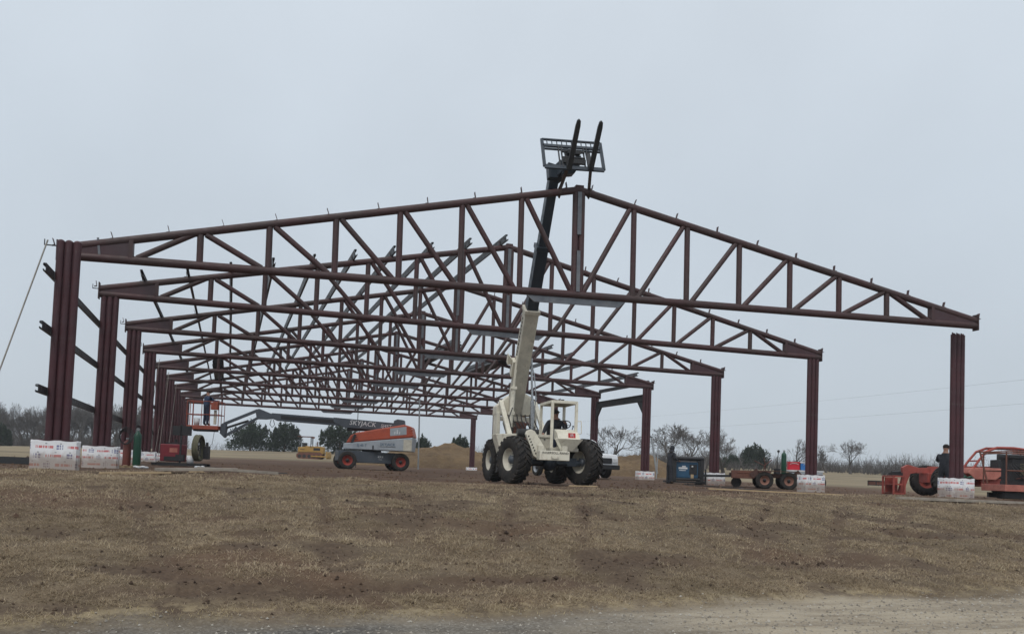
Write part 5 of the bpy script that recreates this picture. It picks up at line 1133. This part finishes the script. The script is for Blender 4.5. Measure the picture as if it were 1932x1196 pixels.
put_tree(1, 66.1, 90.0, 6.0, 1.45, 'bare tree between the wide oak and the third right column', G1)
put_tree(2, 65.4, 85.0, 6.3, 1.2, 'upright bare tree just left of the third right column', G1)
put_tree(3, 62.6, 75.4, 5.2, 1.5, 'leaning bare tree just right of the third right column', G1)
put_tree(4, 89.9, 98.2, 5.4, 1.2, 'pale bare tree left of the second right column', G1)
put_tree(1, 98.0, 95.6, 5.6, 1.35, 'bare tree with forked crown right of the second right column', G1, .6)
put_tree(2, 95.0, 97.6, 4.6, 1.3, 'small bare tree beside the forked one at right', G1)
GL = 'bare trees of the wood at left'
for i in range(64):
    f = i/63; x = -46+f*38+random.uniform(-1.5, 1.5); y = 176-f*14+random.uniform(-7, 7)
    put_tree(random.randrange(5), x, y, random.uniform(7.6, 10.2)*(1-.14*f), random.uniform(.85, 1.15), 'bare grey tree of the dense wood beyond the left field', GL)
def cedar(seed, H, Wd, n=5200):
    rd = random.Random(seed); q = MB(); tr_ = MB().path([(0,0,-.1), (rd.gauss(0,.05),0,H*.4), (0,0,H*.85)], [H*.035, H*.025, .02], 7)
    for k in range(10): a = rd.uniform(0, 6.28); z = rd.uniform(.1, .6)*H; tr_.path([(0,0,z), (math.cos(a)*Wd*.3, math.sin(a)*Wd*.3, z+H*.12)], [.05, .015], 4)
    lobes = []
    for k in range(int(15+Wd*2)):
        a = rd.uniform(0, 6.28); rr_ = Wd*.5*math.sqrt(rd.random())*.80; z = H*(.30+.38*rd.random())*(1-.45*(rr_/(Wd*.5))**2)
        lobes.append((math.cos(a)*rr_, math.sin(a)*rr_, z, Wd*rd.uniform(.12, .20), H*rd.uniform(.16, .34)))
    for k in range(9): a = rd.uniform(0, 6.28); lobes.append((math.cos(a)*Wd*.36, math.sin(a)*Wd*.36, H*.17, Wd*.17, H*.16))
    lobes.append((0,0,H*.68,Wd*.13,H*.32)); lobes.append((Wd*.15,0,H*.6,Wd*.11,H*.3))
    for k in range(16):
        a = rd.uniform(0, 6.28); rr_ = Wd*.42*math.sqrt(rd.random()); lobes.append((math.cos(a)*rr_, math.sin(a)*rr_, H*(.80-.42*(rr_/(Wd*.5))**1.5)*rd.uniform(.85, 1.02), Wd*.045, H*rd.uniform(.14, .22)))
    for i in range(n):
        L = rd.choice(lobes); d = Vector((rd.gauss(0,1), rd.gauss(0,1), rd.gauss(0,1))).normalized(); s_ = rd.uniform(.55, 1.05)
        tip = max(0, d.z); p = Vector((L[0]+d.x*L[3]*s_*(1-.55*tip), L[1]+d.y*L[3]*s_*(1-.55*tip), L[2]+d.z*L[4]*s_))
        if p.z < .08: continue
        dd = (d+Vector((rd.gauss(0,.4), rd.gauss(0,.4), .7+rd.gauss(0,.3)))).normalized(); x = dd.orthogonal().normalized(); x = (x*math.cos(i)+dd.cross(x)*math.sin(i)); l_ = rd.uniform(.16, .40)*H/5
        q.add([p-x*l_*.30, p+x*l_*.30, p+dd*l_], [(0,1,2)]); y = dd.cross(x); q.add([p-y*l_*.26, p+y*l_*.26, p+dd*l_*.9], [(0,1,2)])
    return tr_.mesh('trunk', M_CBARK), q.mesh('crown', M_CEDAR)
for i, (x, y, H, Wd, lab) in enumerate((
    (6.9, 135.3, 5.7, 8.0, 'large dark cedar behind the lift jib, leftmost of the cedar row'), (12.5, 133.4, 5.6, 5.8, 'dark cedar under the lift boom between the two larger cedars'),
    (20.3, 120.4, 5.6, 7.2, 'broad dark cedar behind the bulldozer and boom lift'), (28.6, 96.8, 3.6, 2.6, 'small dark cedar just right of the lift hood'),
    (33.5, 95.2, 4.0, 3.2, 'dark cedar above the dirt pile left of the rearmost right column'), (83.2, 100.2, 4.5, 4.6, 'dark cedar above the tandem trailer'), (79.8, 101.5, 2.6, 3.2, 'low dark cedar shrub left of the cedar above the trailer'), (-31.2, 137, 4.0, 3.4, 'dark cedar at the left picture edge in front of the bare wood'))):
    tm, cm_ = cedar(100+i, H, Wd); o = empty('cedar_tree', (x, y, hz(x, y)-.1), 0, label=lab, cat='tree', group='dark cedars'); inst(tm, 'trunk', o); inst(cm_, 'crown', o)
# scrub and far wood: nobody could count the stems
def scrub(name, n, place, hfun, mat, label, kind='stuff'):
    rd = random.Random(name); q = MB()
    for i in range(n):
        x, y = place(rd); z = hz_fast(x, y); h = hfun(rd); b = Vector((x, y, z-.05))
        for k in range(5):
            a = rd.uniform(0, 6.28); d = Vector((math.cos(a)*rd.uniform(.1,.6), math.sin(a)*rd.uniform(.1,.6), 1)).normalized(); tip = b+d*h*rd.uniform(.5, 1); mid = b.lerp(tip, .5)+Vector((rd.gauss(0,.06)*h, rd.gauss(0,.06)*h, 0))
            q.path([b, mid, tip], [.03, .022, .008], 3, False)
            for j in range(3):
                f = rd.uniform(.3, .9); p = b.lerp(tip, f); e_ = p+Vector((rd.gauss(0,.28), rd.gauss(0,.28), rd.uniform(.05,.35)))*h*.5; q.path([p, e_], [.014, .006], 3, False)
    o = q.build(name, mat); tag(o, label, 'scrub', None, kind); return o
def hz_fast(x, y): return float(base_h(np.array([x]), np.array([y]))[0])
scrub('left_undergrowth', 800, lambda r: (r.uniform(-52, -5), r.uniform(158, 180)), lambda r: r.uniform(1.5, 5.0), M_TWIG, 'grey undergrowth of the wood beyond the left field')
scrub('right_scrub', 1150, lambda r: (lambda f: (72+f*75+r.gauss(0, 2), 118-f*16+r.gauss(0, 5)))(r.random()), lambda r: r.uniform(1.0, 2.6)+(r.random()**5)*2.6, M_TWIG, 'grey brush line beyond the right field')
scrub('far_scrub', 900, lambda r: (r.uniform(-60, 240), 215+r.gauss(0, 9)), lambda r: r.uniform(1.5, 4.2), M_TWIG, 'low far tree line along the horizon')
scrub('near_brush', 70, lambda r: (113+r.gauss(0, 4.0), 101+r.gauss(0, 2.5)), lambda r: r.uniform(2.2, 4.4), M_TWIG, 'tangled bare brush left of the nearest right column')
scrub('oak_scrub', 150, lambda r: (lambda f: (56+f*24+r.gauss(0, 1), 96-f*6+r.gauss(0, 2)))(r.random()), lambda r: r.uniform(.8, 2.4), M_TWIG, 'low brush beneath the bare oaks')
# overhead wires far right
for i, (z0, z1) in enumerate(((16.1, 14.5), (12.5, 11.5))):
    pts = []
    for k in range(13):
        f = k/12; pts.append((102.7+(97.8-102.7)*f*1.15, 219.5+(63.4-219.5)*f*1.15, z0+(z1-z0)*f*1.15-2.2*4*f*(1-f)*.25))
    o = MB().path(pts, .009, 4).build('overhead_wire', M_WIRE); tag(o, '%s of the two faint overhead wires in the sky at right' % ('upper', 'lower')[i], 'wire', 'overhead wires')

# ------------------------------------------------------------------ thin winter haze in the air
hzb = MB().box((0, 2000, 8.5), (5400, 4300, 23.0)).build('haze', None)
hm = bpy.data.materials.new('haze_air'); hm.use_nodes = True; ht = hm.node_tree; ht.nodes.clear()
ho = ht.nodes.new('ShaderNodeOutputMaterial'); hv = ht.nodes.new('ShaderNodeVolumePrincipled')
hv.inputs['Color'].default_value = (.93,.96,1,1); hv.inputs['Density'].default_value = .00045; hv.inputs['Anisotropy'].default_value = .2
ht.links.new(hv.outputs[0], ho.inputs['Volume']); hzb.data.materials.clear(); hzb.data.materials.append(hm)
tag(hzb, 'thin pale winter haze over the fields', None, None, 'stuff')
